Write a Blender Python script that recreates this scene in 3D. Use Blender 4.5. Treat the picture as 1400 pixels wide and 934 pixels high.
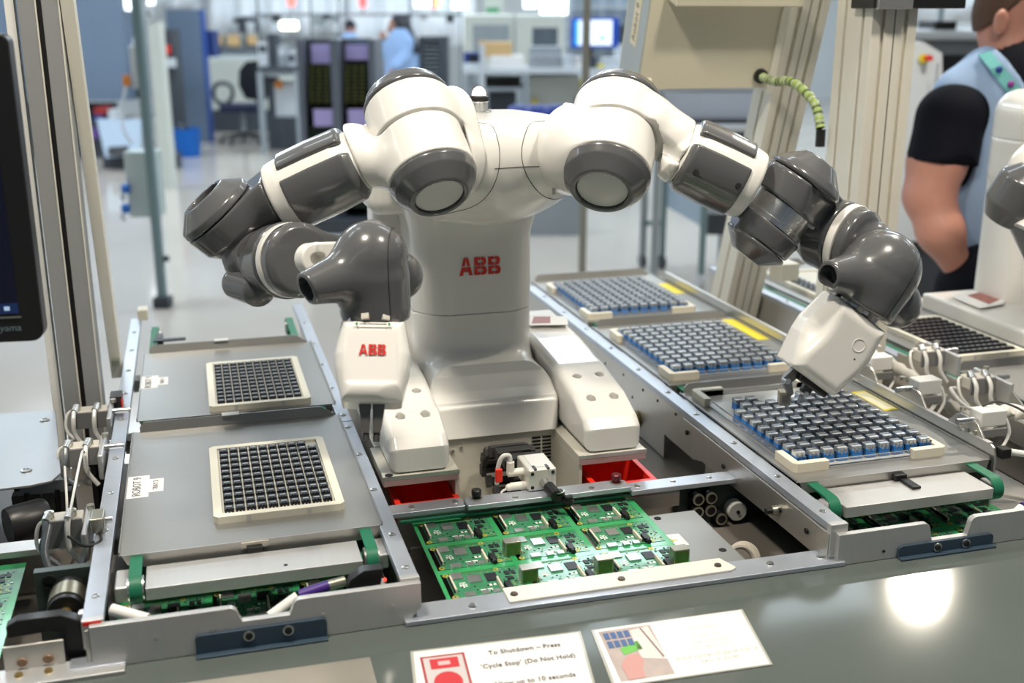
import bpy, bmesh, math, random
import numpy as np
from mathutils import Vector, Matrix
import openvdb as vdb
random.seed(7)
for _o in list(bpy.data.objects): bpy.data.objects.remove(_o)
SC = bpy.context.scene
COL = SC.collection
R = math.radians

# ------------------------------------------------------------------ camera
FPX, PIT, YAW = 1530.0, R(16.2), R(15.9)
CAM = np.array([0.0, 0.0, 1.60])
FW = np.array([math.sin(YAW)*math.cos(PIT), math.cos(YAW)*math.cos(PIT), -math.sin(PIT)])
RT = np.array([math.cos(YAW), -math.sin(YAW), 0.0])
UP = np.cross(RT, FW)
cd = bpy.data.cameras.new('camera'); cam = bpy.data.objects.new('camera', cd); COL.objects.link(cam)
cam.location = CAM; cam.rotation_euler = (math.pi/2-PIT, 0, -YAW)
cd.sensor_width = 36; cd.lens = 36*FPX/1400; cd.clip_start = 0.02; cd.clip_end = 100
cd.dof.use_dof = True; cd.dof.focus_distance = 1.62; cd.dof.aperture_fstop = 3.4
SC.camera = cam

def P(px, py, d):                      # a point at distance d straight ahead, seen at that place of the photograph
    return CAM + (FW + RT*(px-700)/FPX - UP*(py-467)/FPX)*d
def V(a, b, c=0.0):                    # direction: a to the right, b up, c away
    v = RT*a + UP*b + FW*c
    return v/np.linalg.norm(v)
def nrm(v):
    v = np.asarray(v, float); return v/np.linalg.norm(v)

# ------------------------------------------------------------------ world, exposure, lamps
W = bpy.data.worlds.new('world'); SC.world = W; W.use_nodes = True
W.node_tree.nodes['Background'].inputs[0].default_value = (0.75, 0.82, 0.9, 1)
W.node_tree.nodes['Background'].inputs[1].default_value = 0.25
SC.view_settings.view_transform = 'Standard'; SC.view_settings.look = 'None'
SC.view_settings.exposure = 0.0; SC.view_settings.gamma = 1.0; SC.view_settings.use_curve_mapping = False

def area(name, loc, sx, sy, power, color, shape='RECTANGLE', rot=(0,0,0), spread=180):
    l = bpy.data.lights.new(name, 'AREA'); l.shape = shape; l.size = sx; l.size_y = sy
    l.energy = power; l.color = color; l.spread = R(spread)
    o = bpy.data.objects.new(name, l); COL.objects.link(o); o.location = loc; o.rotation_euler = rot
    return o
WARM = (1.0, 0.91, 0.77); COOL = (0.80, 0.91, 1.0)
CEIL = 4.4
LAMP_ROWS = [(x, y) for x in (-5.5, -1.5, 2.5, 6.5, 10.5) for y in (-1.5, 3.5, 7.5, 11.5, 15.5)]
for (x, y) in LAMP_ROWS:
    area('ceiling_tube_light', (x, y, CEIL-0.13), 1.9, 0.5, (3 if y < 1 else 18 if y < 5 else 95), COOL)
area('high_bay_light', (-0.25, 1.05, 3.02), 0.26, 0.26, 40, WARM, 'DISK')
area('high_bay_light', (1.10, 0.80, 3.02), 0.26, 0.26, 34, WARM, 'DISK')
area('high_bay_light', (2.55, 2.52, 3.02), 0.16, 0.16, 36, WARM, 'DISK')

# ------------------------------------------------------------------ materials
MATS = {}
def mat(name, col, rough=0.5, metal=0.0, var=0.06, scale=8.0, bump=0.0, bscale=None, coat=0.0, trans=0.0,
        emit=None, estr=0.0, rvar=0.05, stretch=(1,1,1), ior=1.45, alpha=1.0, spec=0.5):
    if name in MATS: return MATS[name]
    m = bpy.data.materials.new(name); m.use_nodes = True
    nt = m.node_tree; b = nt.nodes['Principled BSDF']
    tc = nt.nodes.new('ShaderNodeTexCoord'); mp = nt.nodes.new('ShaderNodeMapping')
    mp.inputs['Scale'].default_value = stretch
    nt.links.new(tc.outputs['Object'], mp.inputs['Vector'])
    nz = nt.nodes.new('ShaderNodeTexNoise'); nz.inputs['Scale'].default_value = scale; nz.inputs['Detail'].default_value = 4
    nt.links.new(mp.outputs[0], nz.inputs['Vector'])
    rp = nt.nodes.new('ShaderNodeMix'); rp.data_type = 'RGBA'
    c = np.array(col, float)
    rp.inputs[6].default_value = (*np.clip(c*(1-var), 0, 1), 1); rp.inputs[7].default_value = (*np.clip(c*(1+var), 0, 1), 1)
    nt.links.new(nz.outputs['Fac'], rp.inputs[0]); nt.links.new(rp.outputs[2], b.inputs['Base Color'])
    mr = nt.nodes.new('ShaderNodeMapRange'); mr.inputs['To Min'].default_value = max(0.02, rough-rvar); mr.inputs['To Max'].default_value = min(1, rough+rvar)
    nt.links.new(nz.outputs['Fac'], mr.inputs['Value']); nt.links.new(mr.outputs[0], b.inputs['Roughness'])
    b.inputs['Metallic'].default_value = metal; b.inputs['IOR'].default_value = ior
    b.inputs['Coat Weight'].default_value = coat; b.inputs['Coat Roughness'].default_value = 0.06
    b.inputs['Transmission Weight'].default_value = trans; b.inputs['Alpha'].default_value = alpha
    b.inputs['Specular IOR Level'].default_value = spec
    if emit: b.inputs['Emission Color'].default_value = (*emit, 1); b.inputs['Emission Strength'].default_value = estr
    if bump:
        n2 = nt.nodes.new('ShaderNodeTexNoise'); n2.inputs['Scale'].default_value = bscale or scale*6; n2.inputs['Detail'].default_value = 3
        nt.links.new(mp.outputs[0], n2.inputs['Vector'])
        bp = nt.nodes.new('ShaderNodeBump'); bp.inputs['Strength'].default_value = bump; bp.inputs['Distance'].default_value = 0.002
        nt.links.new(n2.outputs['Fac'], bp.inputs['Height']); nt.links.new(bp.outputs[0], b.inputs['Normal'])
    MATS[name] = m
    return m

WHITE = mat('robot_white', (0.78, 0.765, 0.73), 0.24, var=0.012, scale=5, coat=0.3)
GREY = mat('robot_grey', (0.095, 0.097, 0.102), 0.22, var=0.04, scale=6, coat=0.6)
PLATE = mat('pale_disc', (0.62, 0.62, 0.60), 0.35, var=0.03)
SILVER = mat('machined_metal', (0.72, 0.72, 0.71), 0.28, 1.0, var=0.05, scale=30)
STEEL = mat('brushed_steel', (0.58, 0.56, 0.53), 0.34, 0.85, var=0.06, scale=14, stretch=(1, 6, 6), bump=0.05)
RAILM = mat('zinc_rail', (0.50, 0.54, 0.61), 0.34, 0.6, var=0.12, scale=22, bump=0.06)
TRAYM = mat('tray_steel', (0.345, 0.34, 0.325), 0.38, 0.7, var=0.07, scale=9, bump=0.05, bscale=120)
ALU = mat('satin_aluminium', (0.60, 0.60, 0.60), 0.40, 0.6, var=0.05, scale=18, stretch=(8, 1, 1), bump=0.04)
EXTR = mat('anodised_extrusion', (0.76, 0.73, 0.64), 0.40, 0.12, var=0.012, scale=6)
EXTRL = mat('shaded_extrusion', (0.30, 0.31, 0.315), 0.40, 0.2, var=0.012, scale=6)  # darker, cooler extrusion copy; the left stand's weaker light is in the colour
EXTRD = mat('extrusion_slot', (0.18, 0.17, 0.13), 0.6, 0.4, var=0.06)
BLACK = mat('black_plastic', (0.012, 0.012, 0.013), 0.38, var=0.2)
RUBBER = mat('black_rubber', (0.026, 0.026, 0.028), 0.5, var=0.2)
DARKSLOT = mat('slot_black', (0.006, 0.006, 0.007), 0.7, var=0.2)
CREAM = mat('cream_plastic', (0.78, 0.73, 0.60), 0.42, var=0.03, scale=12)
CAST = mat('pale_block', (0.62, 0.58, 0.51), 0.45, 0.1, var=0.05)
WTUBE = mat('clear_tube', (0.72, 0.71, 0.68), 0.25, var=0.03)
GTUBE = mat('grey_tube', (0.16, 0.18, 0.20), 0.3, var=0.05)
WIREB = mat('black_cable', (0.02, 0.02, 0.02), 0.45, var=0.1)
PCB = mat('green_board', (0.035, 0.33, 0.11), 0.33, var=0.10, scale=60, coat=0.2)
PCBD = mat('board_face', (0.045, 0.23, 0.11), 0.33, var=0.30, scale=180, coat=0.2)
GOLD = mat('gold_pad', (0.55, 0.52, 0.10), 0.35, 0.4, var=0.1)
CHIP = mat('black_chip', (0.015, 0.017, 0.022), 0.4, var=0.2)
TIN = mat('tin_can', (0.62, 0.62, 0.62), 0.3, 0.9, var=0.08, scale=40)
BRASSY = mat('port_metal', (0.50, 0.48, 0.40), 0.3, 0.9, var=0.1)
IVORY = mat('ivory_connector', (0.66, 0.64, 0.50), 0.5, var=0.05)
SILK = mat('silkscreen_white', (0.78, 0.82, 0.78), 0.5, var=0.02)
BELT = mat('green_belt', (0.012, 0.16, 0.085), 0.5, var=0.15, scale=30)
JIGM = mat('ivory_tray', (0.74, 0.71, 0.60), 0.5, var=0.04, scale=25)
REDBIN = mat('red_bin', (0.78, 0.030, 0.014), 0.35, var=0.06, scale=9)
REDLOGO = mat('logo_red', (0.62, 0.03, 0.02), 0.35, var=0.02)
PAINT = mat('bench_paint', (0.098, 0.116, 0.110), 0.085, var=0.08, scale=5, bump=0.006, bscale=260, rvar=0.02, spec=0.55)
BLUEB = mat('blue_bracket', (0.045, 0.075, 0.11), 0.4, 0.2, var=0.08)
PLINTHM = mat('plinth_paint', (0.58, 0.56, 0.49), 0.38, var=0.03, scale=12)
DECKM = mat('deck_dark', (0.16, 0.145, 0.13), 0.5, 0.3, var=0.15)
PAPER = mat('paper', (0.80, 0.79, 0.77), 0.6, var=0.02)
INK = mat('ink', (0.10, 0.09, 0.10), 0.7, var=0.1)
YELLOW = mat('yellow_label', (0.80, 0.66, 0.03), 0.5, var=0.05)

# ------------------------------------------------------------------ mesh helper
class MB:
    def __init__(s): s.v = []; s.f = []
    def add(s, vs, fs):
        k = len(s.v); s.v += [tuple(map(float, p)) for p in vs]; s.f += [tuple(i+k for i in f) for f in fs]; return s
    def hexa(s, p): return s.add(p, [(0,3,2,1),(4,5,6,7),(0,1,5,4),(1,2,6,5),(2,3,7,6),(3,0,4,7)])
    def box(s, c, d, M=None):           # centre, full size, optional 3x3 rows = axes
        c = np.asarray(c, float); h = np.asarray(d, float)/2
        M = np.eye(3) if M is None else np.asarray(M, float)
        q = [(-1,-1,-1),(1,-1,-1),(1,1,-1),(-1,1,-1),(-1,-1,1),(1,-1,1),(1,1,1),(-1,1,1)]
        return s.hexa([c + M[0]*a*h[0] + M[1]*b*h[1] + M[2]*e*h[2] for a,b,e in q])
    def bx(s, x0, x1, y0, y1, z0, z1): return s.box(((x0+x1)/2,(y0+y1)/2,(z0+z1)/2),(abs(x1-x0),abs(y1-y0),abs(z1-z0)))
    def prism(s, pts, ext):
        n = len(pts); ext = np.asarray(ext, float); a = [np.asarray(p, float) for p in pts]
        nv = np.zeros(3)
        for i in range(n): nv += np.cross(a[i], a[(i+1) % n])
        if nv @ ext > 0: a = a[::-1]
        return s.add(a + [p+ext for p in a], [tuple(range(n)), tuple(range(2*n-1, n-1, -1))] + [(i, i+n, (i+1) % n + n, (i+1) % n) for i in range(n)])
    def cyl(s, p0, p1, r0, r1=None, n=14): 
        r1 = r0 if r1 is None else r1
        p0 = np.asarray(p0, float); p1 = np.asarray(p1, float)
        return s.lathe(p0, p1-p0, [(0,0),(r0,0),(r1,np.linalg.norm(p1-p0)),(0,np.linalg.norm(p1-p0))], n)
    def lathe(s, o, ax, prof, n=20):
        o = np.asarray(o, float); ax = nrm(ax)
        t = np.array([1,0,0]) if abs(ax[0]) < .8 else np.array([0,1,0])
        u = nrm(np.cross(ax, t)); w = np.cross(ax, u)
        vs = []; fs = []; rings = []
        for (r, z) in prof:
            if r < 1e-7: rings.append([len(vs)]); vs.append(o+ax*z)
            else:
                rings.append(list(range(len(vs), len(vs)+n)))
                for i in range(n):
                    a = 2*math.pi*i/n; vs.append(o+ax*z+(u*math.cos(a)+w*math.sin(a))*r)
        for A, B in zip(rings, rings[1:]):
            for i in range(n):
                j = (i+1) % n
                if len(A) == 1 and len(B) == 1: break
                if len(A) == 1: fs.append((A[0], B[j], B[i]))
                elif len(B) == 1: fs.append((A[i], A[j], B[0]))
                else: fs.append((A[i], A[j], B[j], B[i]))
        return s.add(vs, fs)
    def ball(s, c, r, n=12, sq=1.0):
        k = max(4, n//2)
        return s.lathe(np.asarray(c, float), (0,0,1), [(r*math.sin(math.pi*i/k), -r*sq*math.cos(math.pi*i/k)) for i in range(k+1)], n)
    def tube(s, pts, r, n=8, sub=5):
        pts = [np.asarray(p, float) for p in pts]
        if len(pts) > 2 and sub > 1:
            q = [2*pts[0]-pts[1]] + pts + [2*pts[-1]-pts[-2]]; out = []
            for i in range(1, len(q)-2):
                for k in range(sub):
                    t = k/sub; a, b, c, d = q[i-1], q[i], q[i+1], q[i+2]
                    out.append(0.5*((2*b)+(-a+c)*t+(2*a-5*b+4*c-d)*t*t+(-a+3*b-3*c+d)*t**3))
            out.append(pts[-1]); pts = out
        rr = r if hasattr(r, '__len__') else [r]*len(pts)
        vs = []; fs = []; u = None
        for i, p in enumerate(pts):
            t = nrm(pts[min(i+1, len(pts)-1)]-pts[max(i-1, 0)])
            if u is None: u = nrm(np.cross(t, [0.3, 0.2, 1.0] if abs(t[2]) < .9 else [1, 0, 0]))
            u = nrm(u - t*(u@t)); w = np.cross(t, u)
            for k in range(n):
                a = 2*math.pi*k/n; vs.append(p+(u*math.cos(a)+w*math.sin(a))*rr[i])
        m = len(pts)
        for i in range(m-1):
            for k in range(n):
                fs.append((i*n+k, i*n+(k+1) % n, (i+1)*n+(k+1) % n, (i+1)*n+k))
        fs.append(tuple(range(n-1, -1, -1))); fs.append(tuple(range((m-1)*n, m*n)))
        return s.add(vs, fs)
    def build(s, name, m, parent=None, bevel=0.0, smooth=38, seg=2):
        return make_obj(name, s.v, s.f, m, parent, bevel, smooth, seg)

def wloc(o):
    p = np.zeros(3)
    while o is not None: p += np.array(o.location); o = o.parent
    return p
def make_obj(name, v, f, m, parent=None, bevel=0.0, smooth=38, seg=2):
    v = np.asarray(v, float)
    if parent is None: org = np.array([(v[:,0].min()+v[:,0].max())/2, (v[:,1].min()+v[:,1].max())/2, v[:,2].min()])
    else: org = wloc(parent)
    me = bpy.data.meshes.new(name)
    me.from_pydata((v-org).tolist(), [], f); me.materials.append(m)
    o = bpy.data.objects.new(name, me); COL.objects.link(o)
    if parent is None: o.location = org
    else: o.parent = parent
    if smooth:
        me.polygons.foreach_set('use_smooth', [True]*len(me.polygons)); me.set_sharp_from_angle(angle=R(smooth))
    if bevel:
        b = o.modifiers.new('bevel', 'BEVEL'); b.width = bevel; b.segments = seg; b.limit_method = 'ANGLE'; b.angle_limit = R(40); b.harden_normals = bool(smooth)
    return o
def tag(o, label=None, cat=None, group=None, kind=None):
    if label: o['label'] = label
    if cat: o['category'] = cat
    if group: o['group'] = group
    if kind: o['kind'] = kind
    return o
def thing(name, label, cat, loc, group=None):
    o = bpy.data.objects.new(name, None); COL.objects.link(o); o.location = loc; o.empty_display_size = 0.05
    return tag(o, label, cat, group)
def struct(name, mb, m, bevel=0.0, smooth=30):
    return tag(mb.build(name, m, None, bevel, smooth), kind='structure')
def copy_tree(o, parent=None):
    c = o.copy(); COL.objects.link(c)
    if parent is not None: c.parent = parent
    for ch in list(o.children): copy_tree(ch, c)
    return c
def inst(o, loc, parent):               # a copy of a part (sharing its mesh) moved by loc inside parent
    c = o.copy(); COL.objects.link(c); c.parent = parent; c.location = Vector(o.location)+Vector(loc); return c
def text_obj(name, body, size, m, origin, xdir, ydir, parent=None, thick=0.0004, align='LEFT', spacing=1.0, shear=0.0, off=0.0, squeeze=1.0):
    cu = bpy.data.curves.new(name, 'FONT'); cu.body = body; cu.size = size; cu.align_x = align; cu.extrude = thick/2
    cu.space_character = spacing; cu.shear = shear; cu.resolution_u = 3; cu.offset = off
    t = bpy.data.objects.new('tmp', cu); COL.objects.link(t)
    dg = bpy.context.evaluated_depsgraph_get()
    me = bpy.data.meshes.new_from_object(t.evaluated_get(dg)); bpy.data.objects.remove(t)
    v = np.array([tuple(p.co) for p in me.vertices]); f = [tuple(p.vertices) for p in me.polygons]; bpy.data.meshes.remove(me)
    x = nrm(xdir); y = nrm(ydir); z = np.cross(x, y)
    w = np.asarray(origin, float) + v[:,0:1]*x*squeeze + v[:,1:2]*y + v[:,2:3]*z
    return make_obj(name, w, f, m, parent, smooth=0)

def seam(obj, p0, n, parent, r=0.0007, keep=None, m=None, name='seam_line'):
    """a fine dark joint line where a plane crosses a part's surface"""
    bm = bmesh.new(); bm.from_mesh(obj.data); org = wloc(obj); n = nrm(n)
    cut = bmesh.ops.bisect_plane(bm, geom=bm.verts[:]+bm.edges[:]+bm.faces[:], plane_co=Vector(np.asarray(p0)-org), plane_no=Vector(n))['geom_cut']
    nb = {}
    for e in cut:
        if isinstance(e, bmesh.types.BMEdge):
            a, b = e.verts
            if keep is not None and not (keep(np.array(a.co)+org) and keep(np.array(b.co)+org)): continue
            nb.setdefault(a, []).append(b); nb.setdefault(b, []).append(a)
    mb = MB(); seen = set()
    for st in sorted(nb, key=lambda v: len(nb[v])):
        if st in seen: continue
        ch = [st]; seen.add(st); cur = st
        while True:
            nx = [v for v in nb[cur] if v not in seen]
            if not nx: break
            cur = nx[0]; seen.add(cur); ch.append(cur)
        if len(ch) < 8: continue
        loop = len(nb[st]) == 2 and st in nb[ch[-1]]
        pts = np.array([tuple(v.co) for v in ch])+org
        if loop: pts = np.vstack([pts, pts[:1]])
        for _ in range(2): pts[1:-1] = (pts[:-2]+2*pts[1:-1]+pts[2:])/4
        d = np.r_[0, np.cumsum(np.linalg.norm(np.diff(pts, axis=0), axis=1))]; kk = max(8, int(d[-1]/.006)); s = np.linspace(0, d[-1], kk)
        mb.tube([np.array([np.interp(t, d, pts[:, i]) for i in range(3)]) for t in s], r, 6, 1)
    bm.free()
    if mb.v: return mb.build(name, m or mat('seam_dark', (.10,.095,.085), .6, var=.1), parent, smooth=80)

# ------------------------------------------------------------------ signed distance shapes, turned into smooth shells
def poly2(u, v, pts):
    d = np.full(u.shape, 1e9, np.float32); sgn = np.ones(u.shape, np.float32); n = len(pts)
    for i in range(n):
        ax_, ay_ = pts[i]; bx_, by_ = pts[i-1]
        ex, ey = bx_-ax_, by_-ay_; wx = u-ax_; wy = v-ay_
        t = np.clip((wx*ex+wy*ey)/(ex*ex+ey*ey+1e-12), 0, 1)
        d = np.minimum(d, (wx-ex*t)**2+(wy-ey*t)**2)
        c1 = v >= ay_; c2 = v < by_; c3 = (ex*wy) > (ey*wx)
        flip = (c1 & c2 & c3) | (~c1 & ~c2 & ~c3); sgn = np.where(flip, -sgn, sgn)
    return sgn*np.sqrt(d)
f4 = lambda a: np.asarray(a, np.float32)
def Cap(a, b, ra, rb=None):
    a = f4(a); b = f4(b); rb = ra if rb is None else rb; ba = b-a; L = float(ba@ba)+1e-12
    def f(p):
        t = np.clip((p-a)@ba/L, 0, 1)
        return np.linalg.norm(p-a-t[:,None]*ba, axis=1)-(ra+(rb-ra)*t)
    return f
def Ball(c, r): return Cap(c, f4(c)+f4([0,0,1e-5]), r)
def Lath(o, ax, prof, rd=0.0):           # prof: (radius, height) outline from the axis and back to it
    o = f4(o); ax = f4(nrm(ax)); pr = [(r-(rd if r > rd else 0), t) for r, t in prof]
    ts = [t for _, t in prof]; mid = (min(ts)+max(ts))/2
    pr = [(r, t-math.copysign(rd, t-mid) if t in (min(ts), max(ts)) else t) for r, t in pr]
    pr2 = pr + [(-r, t) for r, t in pr[::-1] if r > 0]
    def f(p):
        q = p-o; t = q@ax; r = np.sqrt(np.maximum((q*q).sum(1)-t*t, 0))
        return poly2(r, t, pr2)-rd
    return f
def Cyl(a, b, r, rd=0.002):
    a = f4(a); b = f4(b); return Lath(a, b-a, [(0,0),(r,0),(r,float(np.linalg.norm(b-a))),(0,float(np.linalg.norm(b-a)))], rd)
def Box(c, h, M=None, rd=0.003):
    c = f4(c); M = f4(np.eye(3) if M is None else M); h = f4(h)-rd
    def f(p):
        q = np.abs((p-c)@M.T)-h
        return np.linalg.norm(np.maximum(q, 0), axis=1)+np.minimum(q.max(1), 0)-rd
    return f
def Ell(c, r, M=None):
    c = f4(c); M = f4(np.eye(3) if M is None else M); r = f4(r)
    def f(p):
        q = (p-c)@M.T; k0 = np.linalg.norm(q/r, axis=1); k1 = np.linalg.norm(q/(r*r), axis=1)
        return k0*(k0-1)/np.maximum(k1, 1e-6)
    return f
def Ext(o, u, v, pts, w0, w1, rd=0.0):   # polygon in (u, v), along u x v from w0 to w1
    o = f4(o); u = f4(nrm(u)); v = f4(nrm(v)); w = np.cross(u, v).astype(np.float32)
    def f(p):
        q = p-o; d2 = poly2(q@u, q@v, pts)+rd; dz = np.abs(q@w-(w0+w1)/2)-(w1-w0)/2+rd
        return np.sqrt(np.maximum(d2,0)**2+np.maximum(dz,0)**2)+np.minimum(np.maximum(d2,dz),0)-rd
    return f
def Plane(p0, n):                        # positive on the side n points to
    p0 = f4(p0); n = f4(nrm(n)); return lambda p: (p-p0)@n
def U(k, *fs):
    def f(p):
        d = fs[0](p)
        for g in fs[1:]:
            e = g(p)
            if k <= 0: d = np.minimum(d, e)
            else:
                h = np.clip(0.5+0.5*(e-d)/k, 0, 1); d = e*(1-h)+d*h-k*h*(1-h)
        return d
    return f
def I(*fs):
    return lambda p: np.maximum.reduce([g(p) for g in fs])
def SI(k, *fs): return Neg(U(k, *[Neg(g) for g in fs]))
def Neg(f): return lambda p: -f(p)
def Sub(a, *bs): return lambda p: np.maximum.reduce([a(p)]+[-b(p) for b in bs])
def SSub(k, a, b):
    def f(p):
        d = a(p); e = -b(p); h = np.clip(0.5-0.5*(e-d)/k, 0, 1)
        return e*(1-h)+d*h+k*h*(1-h)
    return f
def Off(f, d): return lambda p: f(p)-d
def Groove(f, pl, w=0.0011, depth=0.0040):
    def g(p):
        d = f(p); return np.maximum(d, -np.maximum(np.abs(pl(p))-w, -(d+depth)))
    return g
def sdf_data(fn, lo, hi, h):
    lo = f4(lo); hi = f4(hi); n = np.ceil((hi-lo)/h).astype(int)+1
    xs, ys, zs = (lo[i]+h*np.arange(n[i], dtype=np.float32) for i in range(3))
    arr = np.empty(n, np.float32)
    yy, zz = np.meshgrid(ys, zs, indexing='ij'); ny = yy.size
    step = max(1, 400000//ny)
    for i in range(0, n[0], step):
        k = min(step, n[0]-i)
        p = np.empty((k*ny, 3), np.float32)
        p[:,0] = np.repeat(xs[i:i+k], ny); p[:,1] = np.tile(yy.ravel(), k); p[:,2] = np.tile(zz.ravel(), k)
        arr[i:i+k] = fn(p).reshape(k, *yy.shape)
    g = vdb.FloatGrid(1.0); g.copyFromArray(np.clip(arr/h, -3, 3))
    pts, quads = g.convertToQuads(0.0)
    pts = pts.astype(np.float32)*h+lo
    e = h*0.4                             # settle the vertices on the exact surface
    for _ in range(2):
        d = fn(pts); gr = np.stack([(fn(pts+f4(np.eye(3)[i])*e)-fn(pts-f4(np.eye(3)[i])*e))/(2*e) for i in range(3)], 1)
        gn = (gr*gr).sum(1, keepdims=True); st = -d[:,None]*gr/np.maximum(gn, 0.25)
        sl = np.linalg.norm(st, axis=1, keepdims=True); st *= np.minimum(1, h*0.7/np.maximum(sl, 1e-9)); pts = pts+st
    v = pts; q = quads.astype(int)
    a, b, c, dd = v[q[:,0]], v[q[:,1]], v[q[:,2]], v[q[:,3]]
    vol = np.einsum('ij,ij->i', a-v.mean(0), np.cross(b-v.mean(0), c-v.mean(0))).sum()+np.einsum('ij,ij->i', a-v.mean(0), np.cross(c-v.mean(0), dd-v.mean(0))).sum()
    if vol < 0: q = q[:, ::-1]
    return v, q
def sdf(name, fn, pts, pad, m, parent=None, h=0.0022, smooth=42):
    pts = np.array([f4(p) for p in pts]); pad = np.asarray(pad, float)
    v, q = sdf_data(fn, pts.min(0)-pad, pts.max(0)+pad, h)
    return make_obj(name, v, [tuple(map(int, r)) for r in q], m, parent, smooth=smooth)
# ================================================================== the hall
FLOORM = mat('hall_floor', (0.54,0.495,0.44), 0.16, var=.05, scale=1.2, bump=.01, bscale=14, rvar=.06, coat=.3)
WALLM = mat('hall_wall', (0.66,0.70,0.72), 0.7, var=.03, scale=2)
CEILM = mat('hall_ceiling', (0.72,0.74,0.75), 0.8, var=.03, scale=2)
X0, X1, Y0, Y1 = -8.5, 13.0, -4.0, 20.5
struct('floor', MB().bx(X0,X1,Y0,Y1,-.05,0), FLOORM, smooth=0)
struct('ceiling', MB().bx(X0,X1,Y0,Y1,CEIL,CEIL+.05), CEILM, smooth=0)
struct('wall_back', MB().bx(X0,X1,Y1,Y1+.1,0,CEIL), WALLM, smooth=0)
struct('wall_left', MB().bx(X0-.1,X0,Y0,Y1,0,CEIL), WALLM, smooth=0)
struct('wall_right', MB().bx(X1,X1+.1,Y0,Y1,0,CEIL), WALLM, smooth=0)
struct('wall_front', MB().bx(X0,X1,Y0-.1,Y0,0,CEIL), mat('front_wall',(.22,.26,.32),.7,var=.04,scale=2), smooth=0)
for i, (x, y) in enumerate(LAMP_ROWS):
    t = thing('ceiling_light', 'white ceiling light box, %s row from the front wall, %s from the left' % (('first','second','third','fourth','fifth')[i % 5], ('first','second','third','fourth','fifth')[i//5]), 'lamp', (x,y,CEIL-.12), 'ceiling lights'); MB().bx(x-1.0,x+1.0,y-.28,y+.28,CEIL-.11,CEIL).build('housing', PLATE, t)
for nm_, (x, y, z) in zip(('over the left tray conveyor','over the right tray conveyor','over the neighbouring robot'), ((-.25,1.05,3.02),(1.10,.80,3.02),(2.55,2.52,3.02))):
    t = thing('high_bay_lamp', 'round high bay lamp hanging '+nm_, 'lamp', (x,y,z), 'high bay lamps')
    MB().lathe((x,y,z+.005), (0,0,1), [(.20,.004),(.19,.03),(.10,.14),(.05,.2),(0,.2)], 24).build('shade', ALU, t); MB().cyl((x,y,z+.2),(x,y,CEIL),.012,n=8).build('hanger', BLACK, t)

# everything in the back of the hall stands square to the aisle the camera looks along
BX = np.array([math.cos(YAW), -math.sin(YAW), 0]); BY = np.array([math.sin(YAW), math.cos(YAW), 0]); BM = [BX, BY, (0,0,1)]
def slab(mb, px0, px1, py0, py1, d, th, zmin=None):
    """box whose front face spans those picture columns and rows at distance d, th deep"""
    a = P(px0, (py0+py1)/2, d); b = P(px1, (py0+py1)/2, d); zt = P((px0+px1)/2, py0, d)[2]; zb = P((px0+px1)/2, py1, d)[2]
    if zmin is not None: zb = zmin
    c = (a+b)/2+BY*th/2; c[2] = (zt+zb)/2
    mb.box(c, (np.linalg.norm((b-a)[:2]), th, zt-zb), BM); return mb
def bgthing(name, label, cat, px, d, group=None):
    p = P(px, 200, d); return thing(name, label, cat, (p[0], p[1], 0), group)
def bslab(o, name, m, px0, px1, py0, py1, d, th, zmin=None, bev=0.0): return slab(MB(), px0, px1, py0, py1, d, th, zmin).build(name, m, o, bev)
SLATE = mat('slate_blue', (.16,.22,.31), .5, var=.04); SLATE2 = mat('slate_pale', (.36,.44,.54), .5, var=.05)
NAVY = mat('navy', (.02,.05,.22), .5); PALEC = mat('pale_cabinet', (.60,.63,.58), .5, var=.03); MGREY = mat('mid_grey', (.30,.34,.37), .5, var=.05); DGREY = mat('dark_grey', (.05,.06,.075), .5, var=.15)
LGREY = mat('light_grey', (.58,.62,.66), .45, var=.05); TEAL = mat('teal_grey', (.17,.25,.27), .45, var=.05); TAN = mat('tan_box', (.62,.42,.20), .7, var=.08); BBLUE = mat('bin_blue', (.005,.12,.48), .4, var=.05)
def legs(o, px0, px1, d, th, ztop, r=.02, m=MGREY, name='leg'):
    for px in (px0, px1):
        for k in (0, 1):
            p = P(px, 200, d)+BY*th*k; MB().box((p[0],p[1],ztop/2), (2*r,2*r,ztop), BM).build(name, m, o)

o = bgthing('wall_cabinet', 'large slate blue cabinet at the far left behind the frame', 'cabinet', 30, 13)
bslab(o, 'cabinet_body', SLATE, -90, 166, -110, 140, 13, .8); bslab(o, 'under_shelf', DGREY, -90, 160, 165, 200, 13.1, .6, 0); bslab(o, 'back_panel', DGREY, -90, 160, 140, 170, 13.6, .05)
for k, (a, b_, c, e, m) in enumerate(((129,144,147,157,mat('dull_red',(.35,.03,.03),.5)),(148,160,150,163,LGREY),(128,140,158,166,NAVY),(120,130,176,190,mat('violet',(.16,.08,.32),.5)))):
    tag(slab(MB(), a, b_, c, e, 12.9, .25).build('parts_box', m, None), ['red parts box on the shelf under the slate cabinet','pale parts box on the shelf under the slate cabinet','navy parts box on the shelf under the slate cabinet','violet parts box by the folded panels'][k], 'box')
o = bgthing('locker', 'tall slate grey locker with a blue edge next to the office chair', 'locker', 260, 14.6)
bslab(o, 'locker_body', SLATE, 233, 279, 13, 186, 14.6, .18, 0); bslab(o, 'blue_edge', mat('locker_blue',(.03,.09,.36),.45), 279, 282, 13, 186, 14.6, .17, 0); bslab(o, 'shelf_edge', NAVY, 279, 292, 42, 78, 14.7, .3)
p = P(257, 200, 13.3)
o = thing('waste_bin', 'blue round waste bin on the floor before the locker', 'bin', (p[0],p[1],0))
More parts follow.
